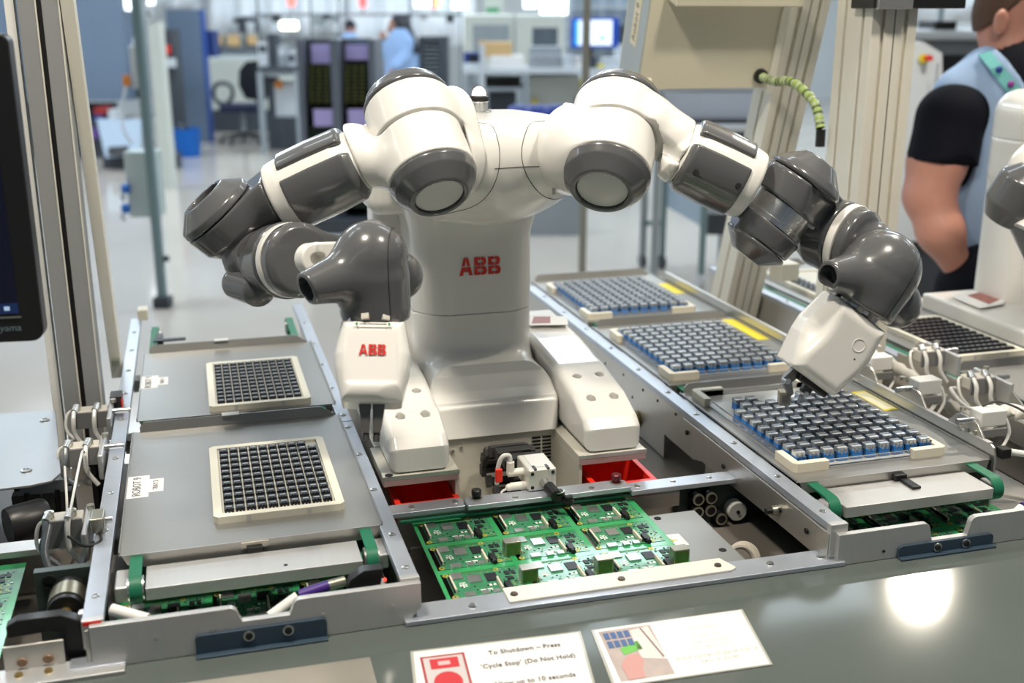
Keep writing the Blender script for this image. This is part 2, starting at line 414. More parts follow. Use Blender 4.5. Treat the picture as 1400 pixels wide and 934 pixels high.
MB().lathe((p[0],p[1],0), (0,0,1), [(0,0),(.135,0),(.158,.31),(.165,.315),(.165,.33),(.150,.33),(.128,.02),(0,.02)], 28).build('bin_body', BBLUE, o)
MB().cyl((p[0]-.06,p[1],.30),(p[0]-.02,p[1]+.02,.36),.07,n=10).build('liner', DGREY, o)
# office chair
p = P(334, 188, 14.7); cx, cy = p[0], p[1]
o = thing('office_chair', 'dark office chair with loop arms in front of the pale cabinet', 'chair', (cx,cy,0))
for k in range(5):
    a = 2*math.pi*k/5+.3; e = np.array([cx+.30*math.cos(a), cy+.30*math.sin(a), .075])
    lg = MB().tube([(cx,cy,.12),(cx+.15*math.cos(a),cy+.15*math.sin(a),.105),e], [.030,.028,.026,.024,.022,.021,.020,.019,.018,.018,.018][:11], 8).build('leg', BLACK, o); MB().cyl(e+[-.02,0,-.04], e+[.02,0,-.04], .035, n=12).build('castor', BLACK, lg)
MB().cyl((cx,cy,.10),(cx,cy,.42),.03,n=12).build('gas_column', MGREY, o)
MB().box((cx,cy,.46),(.50,.48,.09), BM).build('seat', mat('chair_navy',(.015,.02,.06),.8), o, .03, seg=3)
MB().prism([np.array([cx,cy,0])+BX*a+BY*(.26-.12*a)+[0,0,z] for a, z in ((-.02,.55),(-.10,.72),(-.08,.92),(.02,1.03),(.22,1.05),(.32,.92),(.32,.62),(.24,.52))], BY*.07).build('backrest', mat('chair_black',(.012,.014,.02),.8), o, .02, seg=3)
MB().tube([np.array([cx,cy,.42])+BY*.2+BX*.1, np.array([cx,cy,.45])+BY*.36+BX*.12, np.array([cx,cy,.65])+BY*.34+BX*.12], .025).build('back_bar', BLACK, o)
for s_ in (-1,):
    q = np.array([cx,cy,0])+BX*s_*.30
    MB().tube([q+[0,0,.50]+BX*.10, q+[0,0,.52], q-BX*.06+[0,0,.60], q-BX*.04+[0,0,.73], q+BX*.06+[0,0,.77], q+BX*.17+[0,0,.73], q+BX*.18+[0,0,.60], q+BX*.10+[0,0,.50]], .028).build('armrest', DGREY, o)
o = bgthing('floor_pole', 'thin teal grey cable pole standing on the floor left of the robot', 'pole', 222, 6.4)
pf = P(222, 403, 6.4); 
MB().box((pf[0],pf[1],1.2),(.045,.045,2.4), BM).build('pole_tube', TEAL, o); MB().box((pf[0],pf[1],.03),(.09,.09,.06), BM).build('pole_foot', DGREY, o); MB().box((pf[0]+.04,pf[1],.28),(.03,.03,.03)).build('pole_clip', DGREY, o)
q = pf
bslab(o, 'control_box', mat('box_mint',(.47,.55,.55),.45), 172, 213, 206, 300, 6.3, .16, None, .01)
for py in (258, 285):
    c = P(168, py, 6.28); MB().cyl(c, c+BX*.035, .028, n=14).build('blue_plug', BBLUE, o); MB().cyl(c-BX*.01-[0,0,.03], c-[0,0,.07], .014, n=10).build('plug_tail', LGREY, o)
o2 = bgthing('tool_holder', 'white hanging tool holder with an orange sticker on the cable pole', 'holder', 187, 6.35)
bslab(o2, 'holder_body', LGREY, 178, 195, 62, 122, 6.33, .08, None, .008); bslab(o2, 'orange_sticker', mat('orange',(.75,.25,.03),.5), 168, 176, 103, 118, 6.33, .03); bslab(o2, 'nozzle', BLACK, 187, 195, 122, 134, 6.34, .05)
MB().tube([P(186,62,6.35), P(192,20,6.35), P(200,-20,6.36)], .022).build('air_hose', LGREY, o2)
MB().tube([P(172,118,6.33), P(167,150,6.33), P(170,180,6.3), P(182,196,6.3)], .008).build('cable', LGREY, o2); MB().tube([P(202,12,6.33), P(210,20,6.33), P(206,32,6.33), P(197,24,6.33), P(202,12,6.33)], .010).build('hose_loop', LGREY, o2)
o = bgthing('cable_duct', 'pale upright cable duct right behind the cable pole', 'duct', 214, 10.5); bslab(o, 'duct_body', PALEC, 207, 223, 30, 165, 10.5, .15, 0)
o = bgthing('tool_board', 'dark narrow tool rack between the duct and the locker', 'rack', 230, 13.5); bslab(o, 'rack_body', DGREY, 222, 240, 40, 160, 13.5, .3, 0); bslab(o, 'rack_shelf', LGREY, 226, 238, 80, 92, 13.3, .1); bslab(o, 'rack_red_box', REDBIN, 224, 230, 62, 74, 13.3, .1)
for k, (a, b_, lb) in enumerate(((132,192,'pale blue folding panel cart left of the cable pole'),(212,238,'pale blue folding panel cart right of the cable pole'))):
    o = bgthing('panel_cart', lb, 'cart', (a+b_)/2, 12.2, 'pale blue panel carts')
    c0 = P(a, 165, 12.2); c1 = P(b_-8, 165, 12.2)
    MB().prism([P(a,163,12.3), P(b_-(5 if k else 0),163,12.3), P(b_,212,12.0), P(a+12,216,12.0)], BY*.05).build('panel', SLATE2, o); MB().prism([P(a+16,201,12.0), P(a+(18 if k else 40)+4,199,12.0), P(a+(18 if k else 40)+5,211,11.95), P(a+17,213,11.95)], BY*-.02).build('handle_slot', BLACK, o)
    MB().box(P((a+b_)/2,205,12.3)*[1,1,0]+[0,0,.08],(.3,.2,.16),BM).build('cart_base', DGREY, o)
o = bgthing('storage_cabinet', 'pale low cabinet along the wall behind the office chair', 'cabinet', 320, 16)
bslab(o, 'cabinet_body', PALEC, 280, 420, 80, 150, 16, .6, .12); bslab(o, 'cabinet_plinth', DGREY, 280, 420, 150, 170, 16.1, .5, 0); bslab(o, 'cabinet_top', LGREY, 278, 422, 76, 82, 15.95, .7); bslab(o, 'drawer_line', MGREY, 280, 420, 92, 94, 15.99, .02)
o = bgthing('feeder_rack', 'dark feeder rack standing on the pale low cabinet', 'rack', 320, 16.2)
bslab(o, 'rack_base', DGREY, 283, 352, 62, 76, 16.2, .3)
for a in (283, 305, 327, 331, 349): bslab(o, 'rack_post', MGREY, a, a+3, 45, 64, 16.15, .05)
for k in range(14): bslab(o, 'rack_fin', MGREY, 285+k*4.7, 286.6+k*4.7, 64, 76, 16.15, .04)
MB().tube([P(322,30,16.3), P(324,27,16.3), P(350,27,16.3), P(352,44,16.3)], .04, 6, 2).build('rack_arch', DGREY, o); bslab(o, 'rack_tower', DGREY, 326, 334, 30, 64, 16.3, .2)
for k, (a, b_) in enumerate(((283,303),(311,327),(338,350))): tag(slab(MB(), a, b_, 48, 63-2*(k != 1), 16.1, .25).build('carton', TAN, None), ['left tan carton on the feeder rack nearest the locker','middle tan carton on the feeder rack','right tan carton on the feeder rack'][k], 'box', 'tan cartons on the feeder rack')
o = bgthing('work_table', 'dark topped work table with grey legs right of the office chair', 'table', 385, 13.5)
bslab(o, 'table_top', DGREY, 350, 420, 92, 97, 13.5, .8); bslab(o, 'apron', MGREY, 356, 414, 97, 104, 13.55, .7)
zt = P(380,97,13.5)[2]; legs(o, 360, 410, 13.55, .65, zt)
bslab(o, 'side_frame', MGREY, 356, 361, 97, 185, 13.6, .05, 0)
o = bgthing('tester_box', 'pale tester box with an orange knob under the work table', 'machine', 390, 13.9); bslab(o, 'tester_body', LGREY, 376, 408, 112, 160, 13.9, .4, .1); c = P(382,115,13.85); MB().cyl(c, c-BY*.05, .05, n=14).build('orange_knob', mat('orange',(.75,.25,.03),.5), o); bslab(o, 'tester_side', DGREY, 366, 376, 106, 150, 13.9, .3, .1); bslab(o,'tester_foot',DGREY,366,408,160,170,13.9,.4,0)
rn = random.Random(11)
gear = [(352,366,58,92,LGREY,'grey'),(366,378,46,92,DGREY,'tall dark'),(379,392,62,92,MGREY,'mid grey'),(393,404,70,92,LGREY,'small pale'),(404,413,58,92,LGREY,'narrow pale')]
for k, (a, b_, c, e, m, w) in enumerate(gear):
    o = bgthing('bench_instrument', '%s instrument standing on the dark topped work table' % w, 'machine', (a+b_)/2, 13.8, 'instruments on the work table'); bslab(o, 'instrument_body', m, a, b_, c, e, 13.8, .3, None, .01); bslab(o, 'instrument_face', DGREY if m is LGREY else LGREY, a+2, b_-2, c+4, c+14, 13.78, .03)
o = bgthing('gantry_frame', 'light grey gantry frame over the benches at the far wall', 'frame', 450, 15)
for a in (352, 424, 462, 560, 628): bslab(o, 'gantry_post', mat('gantry_dark',(.14,.17,.19),.5), a, a+2, -30, 95, 15, .06, 0)
bslab(o, 'gantry_beam', MGREY, 345, 632, 18, 22, 15, .06)
for k, a in enumerate((358, 371, 428, 442, 452, 545, 575, 610)): bslab(o, 'gantry_box', DGREY if k % 2 else MGREY, a, a+7+(k % 3)*3, 20, 27+(k % 3)*4, 14.95, .2)
for k, (px, py, cols) in enumerate(((398,-4,((.9,.06,.04),)),(496,-2,((1,.03,.03),)),(594,-1,((.9,.08,.06),(.2,.8,.15))))):
    o = bgthing('signal_tower', ['red signal tower left of the yellow lamp','red signal tower above the purple card rack','red and green signal tower right of the woman'][k], 'signal lamp', px, 14.8)
    bslab(o, 'tower_pole', MGREY, px-1.2, px+1.2, py+10, py+22, 14.9, .03)
    for i, c_ in enumerate(cols): MB().cyl(P(px+i*8,py+10,14.85), P(px+i*8,py-2,14.85), .045, n=12).build('tower_lens', mat('lens_%d_%d' % (k,i), c_, .3, emit=c_, estr=5), o)
o = bgthing('bench_lamp', 'glowing yellow green lamp above the work table', 'lamp', 394, 14.8); MB().cyl(P(384,35,14.8), P(406,35,14.8), .05, n=14).build('lamp_tube', mat('lamp_glow',(.9,1,.6),.3,emit=(.95,1,.62),estr=7), o); bslab(o, 'lamp_back', MGREY, 381, 409, 28, 31, 14.85, .08); bslab(o,'lamp_arm',MGREY,394,396,17,28,14.92,.03)
# dust sheets
def sheet(px0, px1, py0, py1, d, label, amp=.12, nw=5, ph=0.0):
    mb = MB(); n = 40; vs = []
    for j in range(5):
        for i in range(n+1):
            t = i/n; q = P(px0+(px1-px0)*t, py0+(py1-py0)*j/4+6*math.sin(3*t+ph)*(j/4), d)+BY*amp*math.sin(nw*2*math.pi*t+ph)*(.6+.1*j); vs.append(q)
    fs = [(j*(n+1)+i, j*(n+1)+i+1, (j+1)*(n+1)+i+1, (j+1)*(n+1)+i) for j in range(4) for i in range(n)]
    mb.add(vs, fs); ob = mb.build('dust_sheet', mat('dust_sheet',(.80,.84,.88),.45,var=.04,scale=1.5), None, smooth=80); so = ob.modifiers.new('solid','SOLIDIFY'); so.thickness = .01
    return tag(ob, label, 'sheet')
sheet(262, 470, -90, 44, 17.2, 'pale plastic dust sheet hanging above the low cabinet and table'); sheet(455, 650, -90, 66, 17.5, 'pale plastic dust sheet hanging behind the standing woman', nw=4, ph=1.2)
sheet(160, 262, -80, 16, 16.5, 'pale plastic dust sheet hanging above the locker', nw=3, ph=2.0)
for k, (a, b_, c, e, d) in enumerate(((566,588,-22,10,16.8),(716,734,-24,11,11.5),(739,776,-24,20,11.5),(618,640,2,12,13.2),(170,186,-8,14,13),(195,210,-20,6,13))):
    o = bgthing('light_panel', ['bright light panel above the woman','round edged bright light panel above the left white hood','large bright light panel above the right white hood','small bright light panel beside the green sign','bright light panel left of the cable pole top','bright light panel at the cable pole top'][k], 'lamp', (a+b_)/2, d)
    bslab(o, 'light_face', mat('light_face',(.9,.95,1),.5,emit=(.85,.93,1),estr=2.6), a, b_, c, e, d, .02); bslab(o, 'light_back', MGREY, a-1, b_+1, c-1, e+1, d+.025, .05); bslab(o,'light_hanger',MGREY,(a+b_)/2-1,(a+b_)/2+1,-120,c,d+.03,.03)
# purple card rack
o = bgthing('board_trolley', 'black board trolley with purple cards behind the left arm', 'trolley', 462, 8.0)
D_ = 8.0
for a, b_ in ((411,419),(456,468),(507,516)): bslab(o, 'trolley_post', mat('post_grey',(.15,.17,.21),.4,.4), a, b_, 53, 320, D_, .5, .10)
bslab(o, 'trolley_top', DGREY, 411, 516, 53, 58, D_+.01, .5); bslab(o, 'trolley_base', DGREY, 411, 516, 300, 312, D_+.01, .5, .10)
for a in (415, 512):
    for k in (0,1):
        p = P(a, 300, D_)+BY*(.05+.4*k); MB().cyl((p[0]-.02,p[1],.05),(p[0]+.02,p[1],.05),.05,n=12).build('castor', BLACK, o)
VIOLET = mat('violet_card', (.40,.35,.66), .6, var=.02); SLOTB = mat('rack_board', (.014,.030,.016), .4, var=.3); 
for px0, px1, ca in ((420,456,(427,460,60,87)),(469,507,(474,508,61,82))):
    bslab(o, 'bay_back', DARKSLOT, px0, px1, 58, 300, D_+.2, .02)
    for band in ((88,146),(172,290)):
        n = int((band[1]-band[0])/5.4)
        for k in range(n):
            y = band[0]+k*5.4; bslab(o, 'rack_board', SLOTB, px0+1, px1-3, y, y+3.0, D_+.03, .15)
    for q in (ca, (ca[0]+4, ca[1]+3, 149, 173)): 
        c = bslab(o, 'purple_card', VIOLET, q[0]-2, q[1]-2, q[2], q[3], D_-.01, .004)
    gb = MB()
    for k in range(10):
        for i in range(3): slab(gb, px0+4+i*10, px0+8+i*10, 90.5+k*5.4, 91.6+k*5.4, D_+.028, .004)
    tag(gb.build('gold_contact', GOLD, o), kind='stuff')
o = bgthing('dark_rack', 'dark narrow rack standing right of the woman', 'rack', 594, 13); 
for a, b_ in ((573,578),(601,612)): bslab(o, 'rack_post', DGREY, a, b_, 50, 150, 13, .4, 0)
bslab(o, 'rack_top', DGREY, 573, 612, 50, 55, 13, .4); 
for k in range(9): bslab(o, 'rack_tray', MGREY, 578, 601, 58+k*6, 60+k*6, 13.05, .3)
bslab(o, 'rack_inner', DGREY, 578, 601, 55, 150, 13.35, .02, 0)
# white hoods and long shelf
GLASS_D = mat('hood_window', (.10,.13,.16), .12, var=.2, coat=.5)
for k, (a, b_, w, lb) in enumerate(((634,703,(646,697,33,75),'white enclosure with a curved window behind the beacon'),(704,770,(726,764,36,66),'white enclosure with a dark window left of the monitor screen'))):
    o = bgthing('machine_hood', lb, 'machine', (a+b_)/2, 11); bslab(o, 'hood_body', PALEC, a, b_, 19, 97, 11, .7, None, .03); bslab(o, 'hood_window', GLASS_D if k else MGREY, w[0], w[1], w[2], w[3], 10.985, .03, None, .02)
    bslab(o, 'hood_stand', MGREY, a+4, b_-4, 97, 150, 11.1, .5, 0)
o = bgthing('exit_sign', 'small green wall sign above the left white enclosure', 'sign', 674, 12); bslab(o, 'sign_plate', mat('sign_green',(.02,.30,.12),.5), 665, 682, 11, 17, 11.6, .02); bslab(o, 'sign_column', PALEC, 662, 688, -60, 24, 11.65, .1)
o = bgthing('long_shelf', 'long grey metal shelf table crossing behind the robot beacon', 'table', 745, 9.6)
bslab(o, 'shelf_top', LGREY, 633, 872, 94, 101, 9.6, .75); zt = P(745,101,9.6)[2]; legs(o, 660, 860, 9.62, .65, zt, .022, LGREY); legs(o, 640, 720, 9.62, .6, zt, .02, MGREY); bslab(o, 'lower_shelf', MGREY, 640, 720, 120, 124, 9.7, .5); bslab(o, 'shelf_upright', LGREY, 656, 663, 60, 101, 9.58, .04)
items = [('carton','open tan carton on the long shelf',TAN,658,700,58,78,.35),('paper_stack','white paper pile in front of the open tan carton',PAPER,671,716,76,94,.3),('display_box','small blue black display box at the left end of the long shelf',NAVY,634,655,72,88,.25),
         ('mesh_crate','grey mesh crate on the long shelf under the dark window',MGREY,724,768,64,94,.35),('white_box','first white box on the long shelf left of the monitor foot',LGREY,769,785,77,95,.25),('white_box','second white box on the long shelf touching the monitor foot',PAPER,786,801,78,95,.25),
         ('yellow_box','small yellow box on the long shelf right of the monitor foot',YELLOW,817,826,88,95,.1),('white_tray','low white tray at the right end of the long shelf',LGREY,826,850,80,95,.3)]
for nm, lb, m, a, b_, c, e, th in items:
    t = bgthing(nm, lb, 'box', (a+b_)/2, 9.75); bslab(t, 'body', m, a, b_, c, e, 9.75, th, None, .004)
    if nm == 'mesh_crate':
        for k in range(8): bslab(t, 'crate_slat', LGREY, a+1, b_-1, c+3+k*3.4, c+4.2+k*3.4, 9.74, .01)
    if nm == 'display_box': bslab(t, 'display_face', BLACK, 641, 653, 75, 86, 9.74, .01); bslab(t, 'display_case', LGREY, 633, 657, 86, 96, 9.72, .25)
    if nm == 'carton': bslab(t, 'flap', TAN, 654, 664, 56, 62, 9.72, .1)
o = bgthing('monitor', 'blue framed lit monitor standing on the long shelf', 'monitor', 812, 9.6)
bslab(o, 'monitor_case', mat('monitor_blue',(.01,.05,.30),.3,emit=(.0,.07,.5),estr=.35), 780, 846, 24, 66, 9.6, .05, None, .01); bslab(o, 'screen', mat('screen_lit',(.7,.75,.8),.3,emit=(.72,.80,.95),estr=.95), 786, 837, 27.5, 62, 9.59, .012)
bslab(o, 'screen_window', mat('screen_grey',(.4,.42,.5),.3,emit=(.42,.46,.58),estr=.8), 795, 811, 31, 47, 9.585, .006); bslab(o, 'screen_stripe', mat('screen_blue',(.05,.3,.7),.3,emit=(.08,.40,.8),estr=.9), 786, 791, 27.5, 62, 9.585, .006); bslab(o, 'screen_mark', mat('screen_green',(.2,.8,.3),.3,emit=(.3,.9,.4),estr=.8), 820, 827, 48, 55, 9.585, .006)
bslab(o, 'monitor_neck', BLACK, 803, 810, 66, 80, 9.63, .04); bslab(o, 'monitor_foot', DGREY, 802, 816, 78, 95, 9.66, .12)
o = bgthing('base_cabinet', 'cream cabinet under the long shelf right of the beacon', 'cabinet', 755, 9.9); bslab(o, 'cabinet_body', PALEC, 722, 792, 104, 160, 9.9, .5, 0); bslab(o, 'yellow_note', YELLOW, 727, 735, 136, 146, 9.89, .01)
o = bgthing('power_unit', 'dark power unit on the lower shelf behind the beacon', 'machine', 690, 9.9); bslab(o, 'unit_body', BLACK, 664, 712, 106, 120, 9.85, .4); bslab(o, 'unit_lower', DGREY, 668, 706, 128, 152, 9.85, .4, .3); bslab(o,'unit_foot',DGREY,668,706,152,170,9.86,.38,0)
o = bgthing('yellow_tool_case', 'dark tool case with yellow edges right of the cream cabinet', 'box', 800, 9.6); bslab(o, 'case_body', DGREY, 787, 806, 134, 150, 9.62, .2); bslab(o, 'case_edge', YELLOW, 790, 800, 143, 149, 9.6, .02); bslab(o, 'case_stand', MGREY, 787, 806, 150, 160, 9.64, .2, 0)
o = bgthing('crate_row', 'row of deep blue crates behind the right shoulder', 'crate', 745, 8.2); bslab(o, 'crate_body', mat('crate_blue',(.015,.04,.30),.45), 695, 802, 151, 176, 8.2, .4, None, .01); bslab(o, 'crate_stand', MGREY, 700, 800, 176, 200, 8.3, .3, 0)
for k in range(4): bslab(o, 'crate_lid', NAVY, 700+k*25, 720+k*25, 147, 152, 8.22, .3)
for k, (a, b_, c, e, m, lb) in enumerate(((770,786,104,124,LGREY,'pale'),(786,802,110,130,YELLOW,'yellow'),(842,868,34,60,DGREY,'dark'),(842,868,62,90,LGREY,'large pale'))):
    t = bgthing('wall_box', '%s box among the clutter at the right end of the long shelf' % lb, 'box', (a+b_)/2, 10.3); bslab(t, 'body', m, a, b_, c, e, 10.3, .2); 
o = bgthing('wire_rack', 'thin wire rack hung with cables behind the lit monitor', 'rack', 830, 11.5)
for k in range(9): bslab(o, 'wire', MGREY if k % 2 else LGREY, 778+k*11, 780.5+k*11, -40, 95, 11.5+.02*k, .03)
for k in range(3): bslab(o, 'wire_shelf', LGREY, 775, 880, 8+k*26, 11+k*26, 11.5, .3)
bslab(o, 'rack_backing', SLATE2, 775, 880, -40, 95, 11.9, .05)
# packing table with the white roll, cart, post
o = bgthing('packing_table', 'pale blue packing table below the cream panel', 'table', 980, 6.6)
bslab(o, 'table_front', mat('pale_blue',(.52,.58,.70),.45,var=.03), 905, 1062, 128, 163, 6.6, .03); bslab(o, 'table_top', LGREY, 880, 1075, 116, 124, 6.55, .8, None, .01); bslab(o, 'lower_edge', DGREY, 900, 1075, 163, 170, 6.58, .7); zt = P(980,124,6.55)[2]; legs(o, 900, 1068, 6.62, .6, zt, .022, MGREY)
bslab(o, 'middle_shelf', LGREY, 925, 1070, 171, 181, 6.5, .7, None, .01); bslab(o, 'blue_crate', BBLUE, 1003, 1035, 188, 202, 6.55, .4); bslab(o, 'shelf_recess', MGREY, 940, 1040, 181, 190, 6.7, .05)
MB().cyl(P(878,121,6.55)+BY*.2, P(1062,121,6.55)+BY*.2, .035, n=16).build('white_roll', PAPER, o)
o = bgthing('panel_trolley', 'grey wheeled trolley with a pale blue side panel right of the shoulder', 'trolley', 940, 7.0)
ax0 = P(880, 320, 7.3); ax1 = P(905, 345, 7.3); bx1 = P(962, 372, 6.75)
zt = P(905,200,7.0)[2]
for (px, d) in ((880,7.35),(907,7.3),(962,6.75)):
    q = P(px, 300, d); MB().box((q[0],q[1],.09+zt/2),(.036,.036,zt), BM).build('trolley_post', TEAL, o); MB().cyl((q[0]-.015,q[1],.045),(q[0]+.015,q[1],.045),.045,n=14).build('castor', DGREY if px < 950 else LGREY, o)
qa = P(907,255,7.28); qb = P(968,255,6.72)
zb_ = .42
MB().prism([(qa[0],qa[1],zb_),(qb[0],qb[1],zb_-.06),(qb[0],qb[1],zt+.1),(qa[0],qa[1],zt+.1)], BY*.03).build('side_panel', mat('trolley_panel',(.36,.45,.54),.45,var=.03), o)
q0 = P(880,300,7.35); q1 = P(907,300,7.3); MB().box(((q0[0]+q1[0])/2,(q0[1]+q1[1])/2,.30),(.14,.03,.03), BM).build('trolley_rail', TEAL, o)
q2 = P(985,300,6.9); bslab(o, 'lower_deck', DGREY, 968, 1000, 292, 322, 6.9, .4); bslab(o, 'deck_leg', MGREY, 982, 987, 320, 372, 6.95, .03, 0)
o = bgthing('steel_post', 'thin steel post standing on the floor right of the robot column', 'post', 797, 6.6); q = P(797, 300, 6.6); MB().box((q[0],q[1],1.0),(.042,.05,2.0), BM).build('post_tube', mat('post_steel',(.30,.30,.26),.4,.6), o); MB().box((q[0],q[1],.01),(.12,.12,.02), BM).build('post_foot', DGREY, o)
# machines behind the man
o = bgthing('white_machine', 'white machine with a yellow stop switch left of the man', 'machine', 1250, 4.6)
MB().prism([P(1205,62,4.6), P(1262,57,4.6), P(1288,73,4.6), P(1292,330,4.6), P(1205,330,4.6)], BY*.4).build('machine_body', LGREY, o); c = P(1262,80,4.59); MB().cyl(c, c-BY*.015, .019, n=18).build('switch_plate', YELLOW, o); c = P(1267,79,4.57); MB().cyl(c, c-BY*.04, .012, n=14).build('switch_knob', REDBIN, o)
bslab(o, 'door_line', MGREY, 1270, 1271.5, 85, 330, 4.595, .01); bslab(o, 'machine_base', DGREY, 1205, 1292, 330, 345, 4.65, .35, 0)
o = bgthing('conveyor_hood', 'rounded pale machine hood high behind the man', 'machine', 1300, 7); bslab(o, 'hood_top', LGREY, 1235, 1480, 40, 56, 7, .7, None, .03); bslab(o, 'hood_lower', MGREY, 1235, 1480, 56, 75, 7.1, .6); bslab(o, 'hood_opening', BLACK, 1235, 1480, 74, 330, 7.15, .5, .2); bslab(o, 'hood_tray', BLACK, 1278, 1308, 29, 40, 7, .3); bslab(o, 'hood_rail', MGREY, 1284, 1290, 5, 40, 7.3, .04); bslab(o, 'hood_feet', DGREY, 1240, 1475, 330, 350, 7.15, .5, 0)
sheet(1230, 1500, -90, 26, 9.5, 'pale sheet hanging above the rounded machine hood', nw=3)

# ================================================================== people
def lump(name, f, pts, pad, m, par, h): return sdf(name, f, pts, pad, m, par, h, smooth=70)
SKIN = mat('skin', (.50,.235,.175), .45, var=.08, scale=14); SKIN2 = mat('skin_brown', (.34,.17,.11), .5, var=.06)
VEST = mat('vest_blue', (.30,.42,.62), .8, var=.06, scale=22, bump=.25, bscale=700); SHIRT = mat('shirt_black', (.004,.0045,.009), .85, var=.1, spec=.15); HAIRB = mat('hair_brown', (.085,.045,.028), .75, var=.25, scale=180, bump=.4)
DM = 3.0
man = thing('person', 'person in a pale blue tabard over a black tee shirt, teal lanyard, reaching down', 'person', tuple(P(1395,300,DM)*[1,1,0]))
m = lambda px, py, dd=0.0: P(px, py, DM+dd)
hd_c = m(1386, 24); HX, HY, HZ = BX, BY, np.array([0,0,1.])
Mh = [HX, HY, HZ]
head = U(.025, Ell(hd_c+[0,0,.012], (.100,.078,.118), Mh), Ell(m(1401,62), (.062,.060,.062), Mh), Cap(m(1376,105), m(1374,52), .068, .062), Ell(m(1422,40), (.045,.055,.08), Mh))
head = U(.010, head, Cap(m(1436,22), m(1446,44), .010, .016), Ell(m(1438,66), (.014,.026,.008), Mh))
ear = SSub(.006, Ell(m(1368,31,-.078), (.020,.013,.035), [nrm(HX+.2*HY), nrm(HY-.2*HX), nrm(HZ-.12*HX)]), Ell(m(1371,30,-.095), (.010,.010,.020), Mh))
sh = m(1288,142,-.02); el = m(1279,262,-.03); wr = m(1312,372,-.02)
ua_ = m(1281,222,-.05); el = m(1270,268,-.04); fm_ = m(1286,316,-.05)
arm = U(.03, Cap(m(1300,165,-.05), ua_, .064, .072), Cap(ua_, el, .072, .062), Cap(el, fm_, .062, .057), Cap(fm_, wr, .056, .033))
pal = wr+nrm(wr-el)*.05
hand = U(.012, Ell(pal, (.042,.024,.05), [nrm(HX+.2*HZ), HY, nrm(HZ-.3*HX)]), Cap(wr, pal, .033, .03))
fing = []
hdir = nrm(wr-el)
for k, L_ in enumerate((.070,.080,.076,.060)):
    b0 = pal+hdir*.035+HX*(-.030+.020*k); b1 = b0+hdir*L_*.5+HY*.01; b2 = b1+nrm(hdir+HY*.9)*L_*.5
    fing += [Cap(b0,b1,.0098,.0092), Cap(b1,b2,.0092,.0078)]
th0 = pal+HX*.030; fing += [Cap(th0, th0+nrm(HX*.8+hdir)*.045, .012, .0105), Cap(th0+nrm(HX*.8+hdir)*.045, th0+nrm(HX*.8+hdir)*.045+hdir*.03, .0105, .009)]
torso = U(.05, Ell(m(1395,225,.03), (.180,.12,.31), Mh), Cap(m(1312,136), m(1490,136), .052, .052))
sh2 = m(1500,142,.03); el2 = m(1530,262,.0); wr2_ = m(1490,360,-.08)
arm2 = U(.03, Cap(sh2, el2, .066, .060), Cap(el2, wr2_, .060, .036))
hip = P(1395,400,DM); 
legf = U(.03, *[Cap(hip+HX*s_*.10, np.array([*(hip+HX*s_*.12)[:2], .10]), .105, .055) for s_ in (-1,1)])
feet = [Cap(np.array([*(hip+HX*s_*.12)[:2], .055]), np.array([*(hip+HX*s_*.13-HY*.14)[:2], .04]), .05, .038) for s_ in (-1,1)]
bodyf = U(.012, U(.02, head, ear), U(.03, torso, arm, arm2), U(.006, hand, *fing), legf, *feet)
mb_ = lump('body', bodyf, [hd_c+[-.14,-.14,.14], hd_c+[.2,.14,.1], sh-[.1,.1,.1], sh2+[.1,.1,.1], wr-[.1,.1,.2], el2+[.12,.1,0], hip-[.2,.25,0], np.array([hip[0]+.2,hip[1]+.1,-.002])], .03, SKIN, man, .0075)
hair = I(Off(U(.02, Ell(hd_c+[0,0,.012], (.100,.078,.118), Mh)), .010), U(.0, Plane(m(1366,10)+HZ*.0, -(nrm(HZ*.7-HX*.72))), ))
hair = I(hair, Plane(m(1380,60), -HZ), lambda p: -np.minimum(np.minimum((p-f4(m(1373,12)))@f4(-HX)+0*p[:,0]+.06, 9), np.maximum((p-f4(m(1400,18)))@f4(HZ), 9e-9*p[:,0]+((p-f4(m(1360,40)))@f4(-HX)))) )
lump('hair', hair, [hd_c-[.13,.13,.14], hd_c+[.13,.13,.16]], .01, HAIRB, man, .005)
for s_ in (-1, 1): MB().ball(m(1430,22,s_*.032), .011).build('eye', PAPER, man)
vf = U(.05, Off(Ell(m(1395,225,.03), (.185,.125,.32), Mh), .022), Cap(m(1311,133), m(1488,133), .078, .078), Cap(m(1350,104), m(1440,104), .075, .075))
vneck = Ext(m(1384,84,-.6), HX, HZ, [(-.055,.06),(.075,.06),(.045,-.14)], -.2, 2, .004)
nb = Cap(m(1376,140), m(1374,52), .070, .070)
hole1 = Cap(m(1298,162,-.055), m(1287,250,-.055), .083, .098)
vest = Sub(vf, Cap(m(1296,172,-.055), m(1283,250,-.055), .080, .092), Ext(m(1392,108,-.12), HX, HZ, [(-.05,.10),(.09,.10),(.06,-.10)], -1, 1.2, .002), nb, Neg(Plane(m(1395,388), -HZ)), Cap(sh2+HX*.06, el2, .085, .09))
lump('tabard', vest, [m(1250,60)-[.1,.2,0], m(1540,400)+[.1,.25,0]], .02, VEST, man, .0075)
slv = I(U(.02, Cap(m(1299,162,-.055), m(1285,235,-.052), .086, .092), Cap(m(1299,162,-.055), m(1340,150,-.01), .080, .07)), Plane(m(1285,218), -nrm(HZ*1+HX*.10)))
shirt = U(.02, slv, Off(Ell(m(1395,225,.03), (.185,.125,.32), Mh), .010), Cap(m(1376,100), m(1375,88), .082, .072), I(Cap(sh2, el2, .080,.078), Plane(m(1520,222), -HZ)))
shirt = I(shirt, Plane(m(1395,392), -HZ)); shirt = Sub(shirt, Cap(m(1376,86), m(1376,30), .066, .07))
